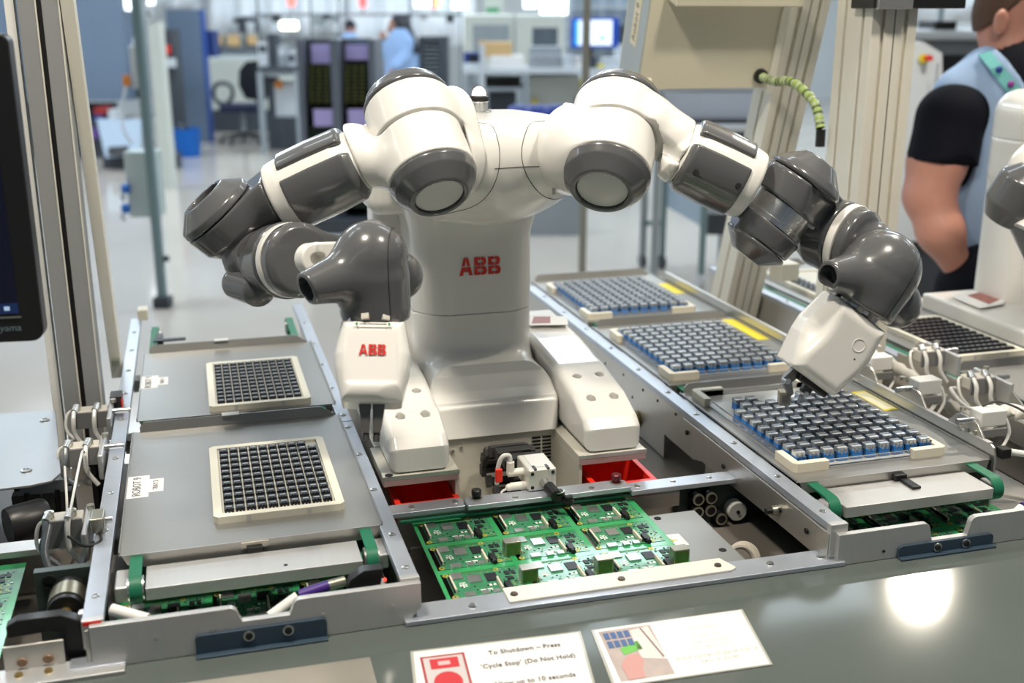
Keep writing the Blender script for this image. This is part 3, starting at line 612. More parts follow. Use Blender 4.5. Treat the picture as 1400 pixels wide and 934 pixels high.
lump('shirt', shirt, [m(1240,70)-[.1,.2,0], m(1560,400)+[.1,.25,0]], .02, SHIRT, man, .0075)
trs_ = I(Off(U(.04, legf, Ell(m(1395,400), (.185,.13,.12), Mh)), .018), Plane((0,0,.06), (0,0,-1)))
lump('trousers', trs_, [hip+[-.3,-.25,.12], np.array([hip[0]+.3,hip[1]+.25,.03])], .02, SHIRT, man, .011)
lump('shoes', Off(U(.01, *feet), .008), [np.array([*(hip-[.3,.3,0])[:2],0]), np.array([*(hip+[.3,.2,0])[:2],.12])], .02, BLACK, man, .011)
MB().lathe(wr-hdir*.012, hdir, [(.040,0),(.043,.004),(.043,.022),(.039,.026)], 20).build('wrist_band', mat('band_grey',(.16,.18,.21),.5), man)
lan = mat('lanyard_teal', (.10,.36,.36), .6, var=.08)
LP = [m(1346,72,-.075), m(1362,92,-.115), m(1380,115,-.135), m(1398,138,-.150), m(1420,170,-.160)]
mbl = MB()
for a, b_ in zip(LP, LP[1:]):
    t = nrm(b_-a); s1 = nrm(np.cross(t, HY)); mbl.hexa([a-s1*.016, a+s1*.016, a+s1*.016+HY*.003, a-s1*.016+HY*.003, b_-s1*.016, b_+s1*.016, b_+s1*.016+HY*.003, b_-s1*.016+HY*.003])
ll = mbl.build('lanyard', lan, man)
for px, py, dd, c_ in ((1366,95,-.122,(.02,.05,.30)),(1382,115,-.141,(.30,.04,.32)),(1396,134,-.153,(.02,.22,.14))): MB().ball(m(px,py,dd), .009, 10).build('lanyard_dot', mat('dot%d' % px, c_, .5), ll)
# woman at the back
DW = 12.8; w = lambda px, py, dd=0.0: P(px, py, DW+dd)
wo = thing('person', 'person with long dark hair in a pale blue coat standing at the back bench', 'person', tuple(w(545,100)*[1,1,0]))
wh = w(541, 37)
fw_ = U(.02, Ell(wh, (.085,.078,.115), Mh), Ell(w(538,42), (.06,.055,.07), Mh), Cap(w(545,56), w(543,46), .055, .05), Cap(w(532,38), w(530.5,41), .012, .016))
wa0, wa1, wa2 = w(557,62,-.12), w(552,82,-.16), w(541,93,-.22)
wb0, wb1, wb2 = w(538,62,.1), w(528,72,.0), w(523,55,-.05)
handw = [U(.01, Ell(c, (.045,.03,.045), Mh), *[Cap(c+HX*(-.03+.02*k)+d*.03, c+HX*(-.034+.021*k)+d*(.10-.01*abs(k-1.5)), .010, .008) for k in range(4)], Cap(c+HX*.03, c+HX*.05+d*.05, .011, .009)) for c, d in ((wa2, nrm((-.6,0,-.8))), (wb2, np.array([0,0,1.])))]
wleg = [Cap(np.array([*(w(548,100)+HX*s_*.09)[:2], .85]), np.array([*(w(548,100)+HX*s_*.1)[:2], .06]), .10, .05) for s_ in (-1,1)]
wfoot = [Cap(np.array([*(w(548,100)+HX*s_*.1)[:2], .04]), np.array([*(w(548,100)+HX*(s_*.1-.08)-HY*.1)[:2], .035]), .04, .034) for s_ in (-1,1)]
wt = U(.05, Ell(w(549,82), (.17,.14,.34), Mh), Cap(w(541,60,.08), w(556,60,-.1), .06, .06))
lump('body', U(.02, fw_, wt, U(.02, Cap(wa0,wa1,.055,.05), Cap(wa1,wa2,.05,.03)), U(.02, Cap(wb0,wb1,.05,.045), Cap(wb1,wb2,.045,.03)), *handw, *wleg, *wfoot), [wh+[0,0,.14], wa2-[.12,.1,.15], wb2-[.12,.1,0], w(575,150)*[1,1,0]+[0.1,.1,0], w(520,150)*[1,1,0]-[.1,.25,0]], .06, SKIN2, wo, .013)
lump('coat', I(U(.03, Off(wt, .03), Off(Ell(w(549,110), (.17,.15,.30), Mh), .02), Cap(wa0,wa1,.078,.070), Cap(wa1,wa1+(wa2-wa1)*.86,.070,.062), Cap(wb0,wb1,.07,.062), Cap(wb1,wb1+(wb2-wb1)*.7,.062,.055)), Plane(w(548,118), -HZ), Neg(Cap(w(543,52),w(541,36),.062,.06))), [w(515,50)-[.1,.50,0], w(580,125)+[.1,.35,0]], .05, mat('coat_blue',(.25,.38,.62),.8,var=.06), wo, .013)
lump('hair', Sub(U(.03, Ell(wh+HX*.03+HZ*.02, (.098,.098,.125), Mh), Cap(w(553,37,-.05), w(567,67,-.10), .080, .06), Cap(w(537,50,-.09), w(537,58,-.1), .03, .028)), Ell(wh-HX*.055-HZ*.02-HY*.03, (.075,.12,.11), Mh)), [wh-[.2,.2,.2], w(565,75)+[.15,.2,-.05], w(565,75)-[.1,.4,.05], wh+[.1,.2,.2]], .05, mat('hair_black',(.012,.012,.02),.6,var=.2), wo, .011)
lump('trousers', Off(U(.02, *wleg), .02), [w(530,120)*[1,1,0]-[.1,.2,0], w(570,120)*[1,1,0]+[.1,.2,.95]], .02, SHIRT, wo, .016)
# far worker
DF = 16.6; f_ = lambda px, py, dd=0.0: P(px, py, DF+dd)
fp = thing('person', 'person with short dark hair far away above the purple card trolley', 'person', tuple(f_(479,100)*[1,1,0]))
ft_ = U(.04, Ell(f_(479,78), (.20,.13,.33), Mh)); fl_ = [Cap(np.array([*(f_(479,100)+HX*s_*.1)[:2], .8]), np.array([*(f_(479,100)+HX*s_*.11)[:2], .05]), .10, .05) for s_ in (-1,1)]
fa_ = [U(.02, Cap(f_(479+s_*18,58), f_(479+s_*20,82,-.1), .055,.05), Cap(f_(479+s_*20,82,-.1), f_(479+s_*13,90,-.3), .05,.032)) for s_ in (-1,1)]
lump('body', U(.02, Ell(f_(479,39), (.078,.085,.11), Mh), Cap(f_(479,58), f_(479,46), .055,.05), ft_, *fa_, *fl_), [f_(450,25)-[.1,.2,0], f_(508,100)+[.1,.2,0], f_(479,100)*[1,1,0]], .08, SKIN, fp, .016)
lump('coat', I(U(.03, Off(ft_, .03), *[Off(a, .02) for a in fa_]), Plane(f_(479,110), -HZ), Neg(Cap(f_(479,54), f_(479,40), .06,.06))), [f_(450,45)-[.1,.3,0], f_(508,112)+[.1,.2,0]], .06, MATS['coat_blue'], fp, .016)
lump('hair', I(Off(Ell(f_(479,38), (.078,.085,.11), Mh), .014), Plane(f_(479,40), -nrm(HZ+HY*.6)) if False else Plane(f_(479,38), -HZ)), [f_(470,25)-[.1,.15,.05], f_(488,50)+[.1,.15,.1]], .02, MATS['hair_black'], fp, .012)
lump('trousers', Off(U(.02, *fl_), .02), [f_(465,120)*[1,1,0]-[.1,.2,0], f_(495,120)*[1,1,0]+[.1,.2,.95]], .02, SHIRT, fp, .02)
# ================================================================== the two-armed robot
PX = 1/FPX
robot = thing('dual_arm_robot', 'white and grey two-armed robot with red column logo between the two tray conveyors', 'robot', (0.448, 1.80, 0.945))
CX = 0.448
XA = np.array([1.,0,0]); YA = np.array([0,1.,0]); ZA = np.array([0,0,1.])
# --- column, skirt, fenders
sdf('column', I(U(0.05, Box((CX,1.875,1.20),(0.105,0.105,0.20),None,0.066), Box((CX,1.86,1.33),(0.118,0.10,0.05),None,0.05)), Plane((0,0,1.1185),-ZA)),
    [(CX-.13,1.75,1.115),(CX+.13,1.99,1.36)], 0.01, WHITE, robot)
col_prof = [(1.745,1.118),(1.742,1.085),(1.732,1.055),(1.712,1.03),(1.685,1.012),(1.664,1.003),(1.658,0.992),(1.652,0.947),(1.99,0.947),(1.985,1.118)]
sk = I(U(0.012, Ext((CX,0,0), YA, ZA, col_prof, -0.106, 0.106, 0.010), Ext((CX,0,0), YA, ZA, [(1.66,0.99),(1.645,0.947),(1.9,0.947),(1.9,0.99)], -0.104, 0.104, 0.004)),
       U(0.02, Box((CX,1.875,1.10),(0.105,0.105,0.3),None,0.066), Box((CX,1.80,0.96),(0.106,0.17,0.085),None,0.045)))
sdf('column_skirt', sk, [(CX-.11,1.64,0.945),(CX+.11,1.99,1.1165)], 0.006, WHITE, robot)
foot_prof = [(1.530,0.948),(1.528,0.985),(1.545,1.000),(1.60,1.022),(1.70,1.040),(1.82,1.052),(1.98,1.060),(1.98,0.948)]
for x0, x1 in ((0.248, 0.340), (0.555, 0.648)):
    holes = [Cyl((x0+(x1-x0)*a, y, 0.95),(x0+(x1-x0)*a, y, 1.2), 0.0075, 0.001) for a in (0.3, 0.72) for y in (1.587, 1.655)]
    fd = Sub(Ext((0,0,0), YA, ZA, foot_prof, x0, x1, 0.013), *[I(hh, Plane((0,0,0.985), -ZA)) for hh in holes])
    fo = sdf('base_fender', fd, [(x0,1.525,0.948),(x1,1.985,1.062)], 0.006, WHITE, robot)
    for a in (0.3, 0.72):
        for y in (1.587, 1.655):
            MB().cyl((x0+(x1-x0)*a, y, 0.983),(x0+(x1-x0)*a, y, 0.994), 0.0062, n=10).build('bolt', BLACK, fo)
# --- torso
TC = P(658, 222, 1.80)
NL = V(-0.72, -0.10, -0.68); NR = V(0.80, -0.08, -0.60)          # where the shoulders point
RL = P(625, 215, 1.67); RR_ = P(772, 206, 1.70)
body = U(0.035, Ell(TC, (0.168, 0.125, 0.098)), Cap(TC+V(0,.1,.2)*0.02, RL-NL*0.045, 0.085, 0.076), Cap(TC+V(0,.1,.2)*0.02, RR_-NR*0.045, 0.085, 0.076),
         Box(TC+np.array([0,0.055,0.045]), (0.10,0.07,0.045), None, 0.035))
body = SI(.006, body, Plane((0,0,TC[2]+0.074), ZA), Plane(RL, NL), Plane(RR_, NR))
to = sdf('torso', body, [TC-[.18,.15,.11], TC+[.2,.15,.09], RL, RR_], 0.02, WHITE, robot)
seam(to, RL-NL*0.020, NL, to); seam(to, RR_-NR*0.020, NR, to)
_mx = (RL+RR_)/2
seam(to, TC+[0,0,.012], ZA, to, keep=lambda p: p[1] < TC[1] and abs(p[0]-TC[0]-.012) < .036)
sdf('torso_rear_cover', Box(TC+np.array([-0.06,0.13,-0.02]), (0.115,0.06,0.075), None, 0.03), [TC+[-.18,.06,-.11], TC+[.06,.20,.07]], 0.01, WHITE, robot, 0.003)
MB().box(P(692,212,1.652), (0.004,0.006,0.012)).build('latch', SILVER, robot, 0.001)
for (px,py,d,n_) in ((642,262,1.645,NL),(757,262,1.665,NR)):
    MB().box(P(px,py,d), (0.004,0.006,0.009)).build('alignment_mark', PLATE, robot, 0.001)
sdf('column_rear_cover', Box((0.405,1.985,1.13),(.105,.05,.19),None,.025), [(.30,1.935,.945),(.52,2.04,1.325)], .01, WHITE, robot, .003)
# status beacon on top
bc = P(655, 150, 1.84); bc[2] = TC[2]+0.073
bea = MB().lathe(bc, ZA, [(0,0),(.019,0),(.019,.003),(.0145,.004),(.0145,.017),(.0165,.019),(0,.019)], 20).build('beacon_base', SILVER, robot)
MB().lathe(bc+[0,0,.019], ZA, [(0,0),(.0165,0),(.0168,.007),(.013,.0095),(0,.0095)], 20).build('beacon_collar', BLACK, bea)
MB().lathe(bc+[0,0,.0285], ZA, [(0.0118,0)]+[(0.0118*math.cos(a), 0.014*math.sin(a)) for a in np.linspace(0.2, 1.57, 6)[:-1]]+[(0,0.014)], 18).build(
    'beacon_lens', mat('beacon_lens', (0.9,0.75,0.62), 0.2, emit=(1.0,0.72,0.55), estr=2.6), bea)
for dx in (-.017, .017):
    MB().cyl(bc+[dx,-.004,.002], bc+[dx,-.004,.006], .0028, n=8).build('screw', SILVER, bea)

# --- logo letters, each letter four blocks with the white cross between them
LA = [[(.175,.535),(.33,1),(.455,1),(.455,.80),(.385,.535)], [(.775,.535),(.62,1),(.495,1),(.495,.80),(.565,.535)],
      [(0,0),(.155,.465),(.455,.465),(.455,.20),(.31,.20),(.25,0)], [(.95,0),(.795,.465),(.495,.465),(.495,.20),(.64,.20),(.70,0)]]
LB = [[(0,.535),(0,1),(.43,1),(.43,.84),(.25,.84),(.25,.67),(.43,.67),(.43,.535)], [(.47,.535),(.47,.67),(.57,.68),(.60,.75),(.57,.83),(.47,.84),(.47,1),(.66,1),(.80,.94),(.86,.80),(.82,.64),(.72,.535)],
      [(0,.465),(0,0),(.43,0),(.43,.16),(.25,.16),(.25,.33),(.43,.33),(.43,.465)], [(.47,.465),(.47,.33),(.60,.32),(.64,.245),(.60,.17),(.47,.16),(.47,0),(.70,0),(.85,.06),(.91,.22),(.87,.37),(.76,.465)]]
def logo(o, x, y, hgt, parent, name='logo_letter', wid=1.0):
    x = nrm(x); y = nrm(y); z = np.cross(x, y); o = np.asarray(o, float); off = 0
    for L, adv in ((LA, 1.06), (LB, 1.0), (LB, 0.95)):
        mb = MB()
        for q in L: mb.prism([o+(x*(off+a)*wid+y*b)*hgt for a, b in q], z*0.0006)
        mb.build(name, REDLOGO, parent, smooth=0); off += adv
logo((0.413, 1.7685, 1.1862), XA, ZA, 0.030, robot, wid=0.80)

# --- arm building blocks
def sector(o, ax, upv, amax=None, amin=None):
    """region around an axis by the angle from upv (signed distances are close enough for a seam)"""
    o = f4(o); ax = f4(nrm(ax)); u = f4(nrm(np.asarray(upv)-np.dot(upv, nrm(ax))*nrm(ax))); w = np.cross(ax, u)
    def f(p):
        q = p-o; a = np.arctan2(np.abs(q@w), q@u); r = np.maximum(np.hypot(q@u, q@w), 0.01)
        d = np.full(len(p), -1e3, np.float32)
        if amax is not None: d = np.maximum(d, (a-amax)*r)
        if amin is not None: d = np.maximum(d, (amin-a)*r)
        return d
    return f
def span(o, ax, t0, t1):
    o = f4(o); ax = f4(nrm(ax)); return lambda p: np.maximum(t0-(p-o)@ax, (p-o)@ax-t1)

def shoulder_barrel(S0, A, r, lower_extra, upper_extra, k=0.018):
    """S0 centre of the lower seam, A axis from the lower disc to the cap"""
    A = nrm(A)
    cuts = {}
    MBD = MB().lathe(S0, A, [(0,-.0325),(r*.53,-.0325),(r*.56,-.0310),(r*.56,-.022)], 48)
    MBD.build('joint_disc', PLATE, robot)
    low = Lath(S0, A, [(0,-.035),(r*.62,-.035),(r*.70,-.033),(r*.94,-.014),(r*1.005,0),(0,0)], 0.0035)
    low = Sub(low, Cyl(S0-A*.06, S0-A*.0285, r*.575, .001))
    sdf('joint_cap', low, [S0-A*.04+[.07,.07,.07], S0-[.07,.07,.07]], 0.03, GREY, robot, 0.002)
    lw = U(k, Lath(S0, A, [(0,.0012),(r,.0012),(r*.985,.071),(0,.071)], 0.003), *lower_extra)
    uw = U(k, Lath(S0, A, [(0,.0722),(r*1.03,.0722),(r*1.04,.130),(0,.130)], 0.003), *upper_extra)
    tp = Lath(S0, A, [(0,.1312),(r*1.03,.1312),(r*1.03,.137),(r*.93,.151),(r*.66,.161),(0,.164)], 0.004)
    return lw, uw, tp
# ---------------- arm on the picture's left
AL = V(-.31, .85, .43); SL = P(592, 243, 1.575); rL = 0.063
neck_a = P(548, 226, 1.59); neck_b = P(478, 217, 1.605)
linkL1 = [Cap(SL+AL*.098, P(628,172,1.68), 0.050, 0.056), Cap(P(628,172,1.68), RL+NL*0.012, 0.054, 0.066)]
lw, uw, tp = shoulder_barrel(SL, AL, rL, [Cap(neck_a, neck_b, 0.036, 0.034), Cap(P(500,222,1.60), P(482,213,1.61), 0.030, 0.046)], linkL1)
uw = SI(.004, uw, Plane(RL+NL*0.0005, -NL)); uw = SSub(.004, uw, Lath(SL, AL, [(0,-.02),(rL+.004,-.02),(rL+.004,.0715),(0,.0715)], 0.002))
AX3 = V(-.90, -.40, .10); O3 = P(492, 219, 1.61)
lw = SI(.004, lw, Plane(O3, AX3))
sdf('upper_arm_shell', lw, [SL-[.08,.08,.08], SL+AL*.08+[.08,.08,.08], neck_b-[.04,.04,.05]], 0.015, WHITE, robot)
sdf('shoulder_link', uw, [SL-[.06,.06,.0], SL+AL*.14-[.08,.08,.08], SL+AL*.14+[.08,.08,.04], RL-[.08,.08,.08], RL+[.08,.08,.08]], 0.012, WHITE, robot)
sdf('shoulder_cap', tp, [SL+AL*.13-[.075,.075,.075], SL+AL*.165+[.075,.075,.075]], 0.01, GREY, robot)

def forearm(O, AX, Lr, r, upv, nm, squash=1.0):
    AX = nrm(AX)
    core = Lath(O, AX, [(0,0),(r*.86,0),(r*.97,Lr*.22),(r,Lr*.5),(r,Lr*.86),(r*.97,Lr),(0,Lr)], 0.006)
    fat = Lath(O, AX, [(0,-.004),(r*.80,-.004),(r*1.02,Lr*.12),(r*1.06,Lr*.45),(r*1.05,Lr*.80),(r*1.0,Lr*.83),(0,Lr*.83)], 0.006)
    sdf(nm+'_core', core, [O-[r,r,r], O+[r,r,r], O+AX*Lr+[r,r,r], O+AX*Lr-[r,r,r]], 0.01, WHITE, robot)
    sdf(nm+'_top_panel', SI(.004, Off(fat,0.0025), sector(O, AX, upv, amax=R(57)), span(O, AX, Lr*.06, Lr*.80)), [O-[r,r,r], O+[r,r,r], O+AX*Lr+[r,r,r], O+AX*Lr-[r,r,r]], 0.01, GREY, robot)
    bot = SI(.004, Off(fat,.001), sector(O, AX, upv, amin=R(76)), span(O, AX, Lr*.02, Lr*.82))
    sc = [O+AX*Lr*t+nrm(np.cross(AX, upv))*0 for t in (.3,.7)]
    sdf(nm+'_lower_shell', bot, [O-[r,r,r], O+[r,r,r], O+AX*Lr+[r,r,r], O+AX*Lr-[r,r,r]], 0.01, GREY, robot)
forearm(O3, AX3, 0.134, 0.053, V(-.40,.90,-.05), 'elbow')
# elbow joint
EC = P(298, 290, 1.63); EA = V(-.64, .68, -.40)
elbow = U(0.012, Lath(EC, EA, [(0,.0),(.0612,.0),(.0600,.010),(.037,.031),(0,.031)], 0.002))
elbow = Sub(elbow, Cyl(EC-EA*.05, EC+EA*.05, .0290, .001))
sdf('elbow_cap', elbow, [EC-[.065,.065,.065], EC+EA*.03+[.065,.065,.065]], 0.012, GREY, robot)
elb2 = U(0.02, Lath(EC, EA, [(0,-.0008),(.0612,-.0008),(.058,-.035),(.036,-.066),(0,-.066)], 0.002), Cap(P(318,290,1.64), P(378,264,1.625), 0.046, 0.050))
elb2 = Sub(elb2, Cyl(EC-EA*.045, EC+EA*.05, .0255, .002)); elb2 = SI(.004, elb2, Plane(O3+AX3*0.1350, -AX3), Plane(EC-EA*0.0012, EA))
sdf('elbow_housing', elb2, [EC-[.08,.07,.09], EC+[.06,.07,.07], P(385,262,1.65)+[.05,.05,.05]], 0.012, GREY, robot)
# wrist barrel coming towards the viewer
WA = V(.62, -.04, -.78); WC = P(374, 357, 1.605)
wr1 = U(0.015, Lath(WC, WA, [(0,-.030),(.030,-.030),(.047,-.012),(.0525,.012),(.0545,.05),(0,.05)], 0.006), Cap(P(330,325,1.64), P(345,350,1.64), 0.040, 0.045))
sdf('wrist_shell', I(wr1, Plane(WC+WA*.05, WA)), [WC-[.09,.08,.08], WC+WA*.05+[.07,.07,.07]], 0.01, GREY, robot)
sdf('wrist_under_cover', Cap(P(326,388,1.63), P(352,395,1.60), 0.024, 0.026), [P(326,388,1.63), P(352,395,1.60)], 0.035, GREY, robot)
MB().lathe(WC, WA, [(0,.0505),(.0530,.0505),(.0530,.0635),(0,.0635)], 48).build('wrist_ring', WHITE, robot, 0.0015)
WF = WC+WA*.064
wr2 = U(0.010, Lath(WF, WA, [(0,0),(.0525,0),(.0525,.016),(.047,.024),(0,.024)], 0.004), Ext(WF+WA*.004, V(1,0,.75), V(0,1,0), [(0,-.03),(0,.044),(.045,.040),(.075,.036),(.08,-.02)], -.004, .016, 0.006))
sdf('wrist_yoke', wr2, [WF-[.06,.06,.06], WF+V(1,0,.75)*.08+[.06,.06,.06]], 0.012, GREY, robot)
hubo = P(430, 354, 1.475)
hub = Sub(U(0.004, Cyl(hubo+WA*-.018, hubo+WA*.006, .0215, .003), Box(hubo+V(1,.1,.6)*.022, (.022,.012,.0205), [V(1,.1,.75), WA, V(-.1,1,0)], .004)), Cyl(hubo-WA*.003, hubo+WA*.03, .0088, .001))
sdf('wrist_hub', hub, [hubo-[.03,.03,.03], hubo+[.06,.04,.03]], 0.012, WHITE, robot, 0.0016)

def wrist(D, A, Lb, r, snout_tip, rs, bump, rb, seam_at=None, nm='hand'):
    """dome centre D, body axis A towards the flange, snout and side bump"""
    A = nrm(A)
    bodyf = U(0.014, Cap(D, D+A*Lb*.75, r, r*.90), Lath(D+A*Lb*.5, A, [(0,-.02),(r*.92,-.02),(r*.86,Lb*.5),(0,Lb*.5)], 0.006))
    sn = nrm(snout_tip-D)
    f = U(0.016, bodyf, Cap(D+sn*.012+A*.012, snout_tip+sn*.0, r*.84, rs*1.0))
    f = SI(.004, f, Plane(D+A*Lb, A), Plane(snout_tip+sn*rs*.15, sn))
    f = Sub(f, Cyl(snout_tip-sn*.022, snout_tip+sn*.06, rs*.74, .001))
    ho = sdf(nm+'_housing', f, [D-[r,r,r], D+[r,r,r], D+A*Lb, snout_tip], r*.55, GREY, robot, 0.002)
    if seam_at is not None: seam(ho, seam_at[0], seam_at[1], ho, .0006, m=DARKSLOT)
    sdf(nm+'_motor_cover', bump, rb[0], rb[1], GREY, robot, 0.002)
DL = P(507, 352, 1.425); bL = P(540, 377, 1.475)
wrist(DL, V(.06,-1,.20), 0.083, 0.0475, P(421,394,1.375), 0.0215, U(.006, Cap(bL, bL+V(.5,0,.5)*.006, 0.0325)), ([bL], 0.05), (DL+RT*0.030, V(1,0,-.1)))
# gripper hanging down
def gripper(O, A, U_, Lg, hw, hd, fingers, nm, dent=None):
    """O top centre, A down the hand, U_ its broad side, hd half depth"""
    A = nrm(A); U_ = nrm(U_-A*np.dot(U_, A)); W_ = np.cross(A, U_)
    MB().lathe(O-A*.014, A, [(0,0),(.035,0),(.035,.006),(.030,.0065),(.030,.013),(0,.013)], 36).build('tool_flange', SILVER, robot, 0.0008)
    for k in range(8):
        a = 2*math.pi*k/8+.3; c = O-A*.004+(U_*math.cos(a)+W_*math.sin(a))*.0325
        MB().box(c, (.010,.006,.009), [U_*-math.sin(a)+W_*math.cos(a), U_*math.cos(a)+W_*math.sin(a), A]).build('flange_clip', CAST if k % 3 else SILVER, robot, 0.0008)
    pr = [(-hw*.84,0),(-hw*1.0,Lg*.42),(-hw*.97,Lg*.6),(-hw*.78,Lg*.985),(-hw*.6,Lg),(hw*.6,Lg),(hw*.78,Lg*.985),(hw*.97,Lg*.6),(hw*1.0,Lg*.42),(hw*.84,0)]
    g = I(Ext(O, U_, A, pr, -hd, hd, .018), Ext(O, U_, A, pr, -hd, hd, .006))
    return g, A, U_, W_
GO = P(511, 446, 1.425)
g, ga, gu, gw = gripper(GO, V(.012,-1,-.28)*1.0, V(1,0,.10), 0.104, 0.0475, 0.036, None, 'gripper')
face = gw if gw @ FW < 0 else -gw
g = SSub(.006, g, Box(GO+ga*.045+face*.0375, (.030,.0035,.036), [gu, face, ga], .003))
grip1 = sdf('gripper', g, [GO-gu*.05-face*.04, GO+gu*.05+face*.04, GO+ga*.106], 0.02, WHITE, robot, 0.002)
logo(GO+ga*.047-gu*.0165+face*.0345, gu, -ga, 0.0135, grip1, wid=0.83)
MB().box(GO+ga*.008+face*.0365, (.034,.0006,.0012), [gu, face, ga]).build('slot_mark', INK, grip1)
for s_ in (-1, 1): MB().cyl(GO+ga*.008+gu*s_*.020+face*.0355, GO+ga*.008+gu*s_*.020+face*.0372, .0017, n=8).build('indicator_light', mat('green_led', (0.05,0.3,0.12), 0.3), grip1)
FINGM = mat('finger_metal', (0.16,0.155,0.15), 0.35, 0.7, var=0.1)
ft = GO+ga*.100
for s_, dx in ((-1,-.009),(1,.009)):
    mb = MB().prism([ft+gu*(dx-.008)+face*.012, ft+gu*(dx+.008)+face*.012, ft+gu*(dx*.75+.0045)+face*.008+ga*.040, ft+gu*(dx*.75-.0045)+face*.008+ga*.040], -face*.016)
    fo = mb.build('gripper_finger', FINGM, grip1, 0.0015)
    MB().cyl(ft+gu*dx*.7+ga*.040+face*.002, ft+gu*dx*.7+ga*.049+face*.002, .0042, n=10).build('fingertip', RUBBER, fo)

# ---------------- arm on the picture's right
AR = V(.20, .82, .54); SR = P(828, 237, 1.625); rR = 0.066
lwx = [Cap(SR+AR*.036, P(790,206,1.66), 0.054, 0.060), Cap(P(790,206,1.66), RR_+NR*.010, 0.060, 0.068)]
O3R = P(922, 203, 1.655); AX3R = V(.90, -.42, .08)
upx = [Cap(SR+AR*.100, P(893,172,1.66), 0.040, 0.036), Cap(P(893,172,1.66), P(930,196,1.665), 0.037, 0.036), Cap(P(918,188,1.66), P(926,228,1.66), 0.030, 0.020), Cap(P(927,200,1.66), P(934,208,1.66), .036, .050)]
lw, uw, tp = shoulder_barrel(SR, AR, rR, lwx, upx)
lw = SI(.004, lw, Plane(RR_+NR*0.0005, -NR)); uw = SI(.004, uw, Plane(O3R+AX3R*.012, AX3R))
uw = SSub(.008, uw, Ell(P(903,196,1.612), (.040,.013,.030), [V(.8,-.6,0), V(.6,.8,0), V(0,0,1)]))
uw = Sub(uw, Lath(SR, AR, [(0,-.02),(rR+.010,-.02),(rR+.010,.0715),(0,.0715)], 0.001))
sdf('shoulder_link', lw, [SR-[.08,.08,.05], SR+AR*.08+[.08,.08,.02], RR_-[.08,.08,.08], RR_+[.06,.08,.08]], 0.015, WHITE, robot)
sdf('upper_arm_shell', uw, [SR+AR*.07-[.08,.08,.08], SR+AR*.14+[.08,.08,.06], O3R-[.06,.06,.07], O3R+[.05,.06,.06]], 0.012, WHITE, robot)
sdf('shoulder_cap', tp, [SR+AR*.13-[.08,.08,.08], SR+AR*.165+[.08,.08,.08]], 0.01, GREY, robot)
knob = P(779, 160, 1.70)
sdf('link_fin', Box(knob, (.016,.016,.016), [V(1,-.1,.3), V(0,1,.3), V(-.3,-.2,1)], .006), [knob], 0.035, WHITE, robot)
forearm(O3R+AX3R*.012, AX3R, 0.118, 0.054, V(.42,.90,-.05), 'elbow')
for (px, py) in ((952,236),(1010,254)):
    c = P(px, py, 1.605); MB().cyl(c, c+FW*.03, .0042, n=10).build('screw', BLACK, robot)
# elbow joint
JC = P(1066, 291, 1.69); JA = V(.60, .78, -.16)
uj = 1.69*PX
lo_c = Lath(JC, JA, [(0,-.082),(.028,-.082),(.052,-.054),(0,-.054)], 0.004)
sdf('elbow_cap', lo_c, [JC-JA*.085-[.06,.06,.06], JC-JA*.05+[.06,.06,.06]], 0.01, GREY, robot)
lo_b = U(0.016, Lath(JC, JA, [(0,-.053),(.0525,-.053),(.0545,-.022),(0,-.022)], 0.004), Cap(P(1010,268,1.67), P(1030,300,1.68), 0.040, 0.036))
lo_b = SI(.004, lo_b, Plane(O3R+AX3R*.1312, -AX3R), Plane(JC-JA*.022, JA))
sdf('elbow_housing', lo_b, [JC-[.1,.08,.09], JC+[.05,.06,.06]], 0.02, GREY, robot)
MB().lathe(JC, JA, [(0,-.0215),(.050,-.0215),(.050,-.014),(.047,-.013),(.047,.012),(0,.012)], 48).build('elbow_band', SILVER, robot)
up_b = U(0.018, Lath(JC, JA, [(0,.0125),(.0575,.0125),(.060,.055),(0,.055)], 0.004), Cap(JC+JA*.034+V(1,-.4,-.1)*.01, P(1122,306,1.72), 0.046, 0.048))
up_b = SI(.004, up_b, Plane(JC+JA*.0125, -JA))
WAR = V(.66, -.36, -.66); WCR = P(1128, 318, 1.735)
up_b = SI(.004, up_b, Plane(WCR+WAR*.020, WAR))
sdf('elbow_housing', up_b, [JC-[.07,.07,.07], JC+JA*.06+[.07,.07,.07], WCR-[.06,.06,.07], WCR+[.07,.06,.06]], 0.012, GREY, robot)
up_c = Lath(JC, JA, [(0,.0562),(.0595,.0562),(.053,.070),(.030,.092),(0,.094)], 0.005)
sdf('elbow_cap', up_c, [JC+JA*.055-[.065,.065,.065], JC+JA*.095+[.065,.065,.065]], 0.01, GREY, robot)
wr1 = Lath(WCR, WAR, [(0,-.028),(.046,-.028),(.0555,-.004),(.0575,.034),(0,.034)], 0.006)
sdf('wrist_shell', wr1, [WCR-[.08,.08,.08], WCR+[.08,.08,.08]], 0.01, GREY, robot)
MB().lathe(WCR, WAR, [(0,.0345),(.0565,.0345),(.0565,.0475),(0,.0475)], 48).build('wrist_ring', WHITE, robot, 0.0015)
MB().box(P(1108,306,1.68), (.018,.012,.012), [V(.8,-.5,-.3), V(.3,.1,.9), V(.5,.8,0)]).build('wrist_window', WHITE, robot, 0.002)
WFR = WCR+WAR*.048
wr2 = U(0.010, Lath(WFR, WAR, [(0,0),(.054,0),(.054,.014),(.048,.022),(0,.022)], 0.004), Cap(WFR+WAR*.006, P(1190,335,1.70), .04, .036))
sdf('wrist_yoke', wr2, [WFR-[.06,.06,.06], WFR+[.10,.07,.06]], 0.015, GREY, robot)
DR = P(1204, 368, 1.665); bR = P(1226, 412, 1.705)
HA = V(-.50, -.86, .10)
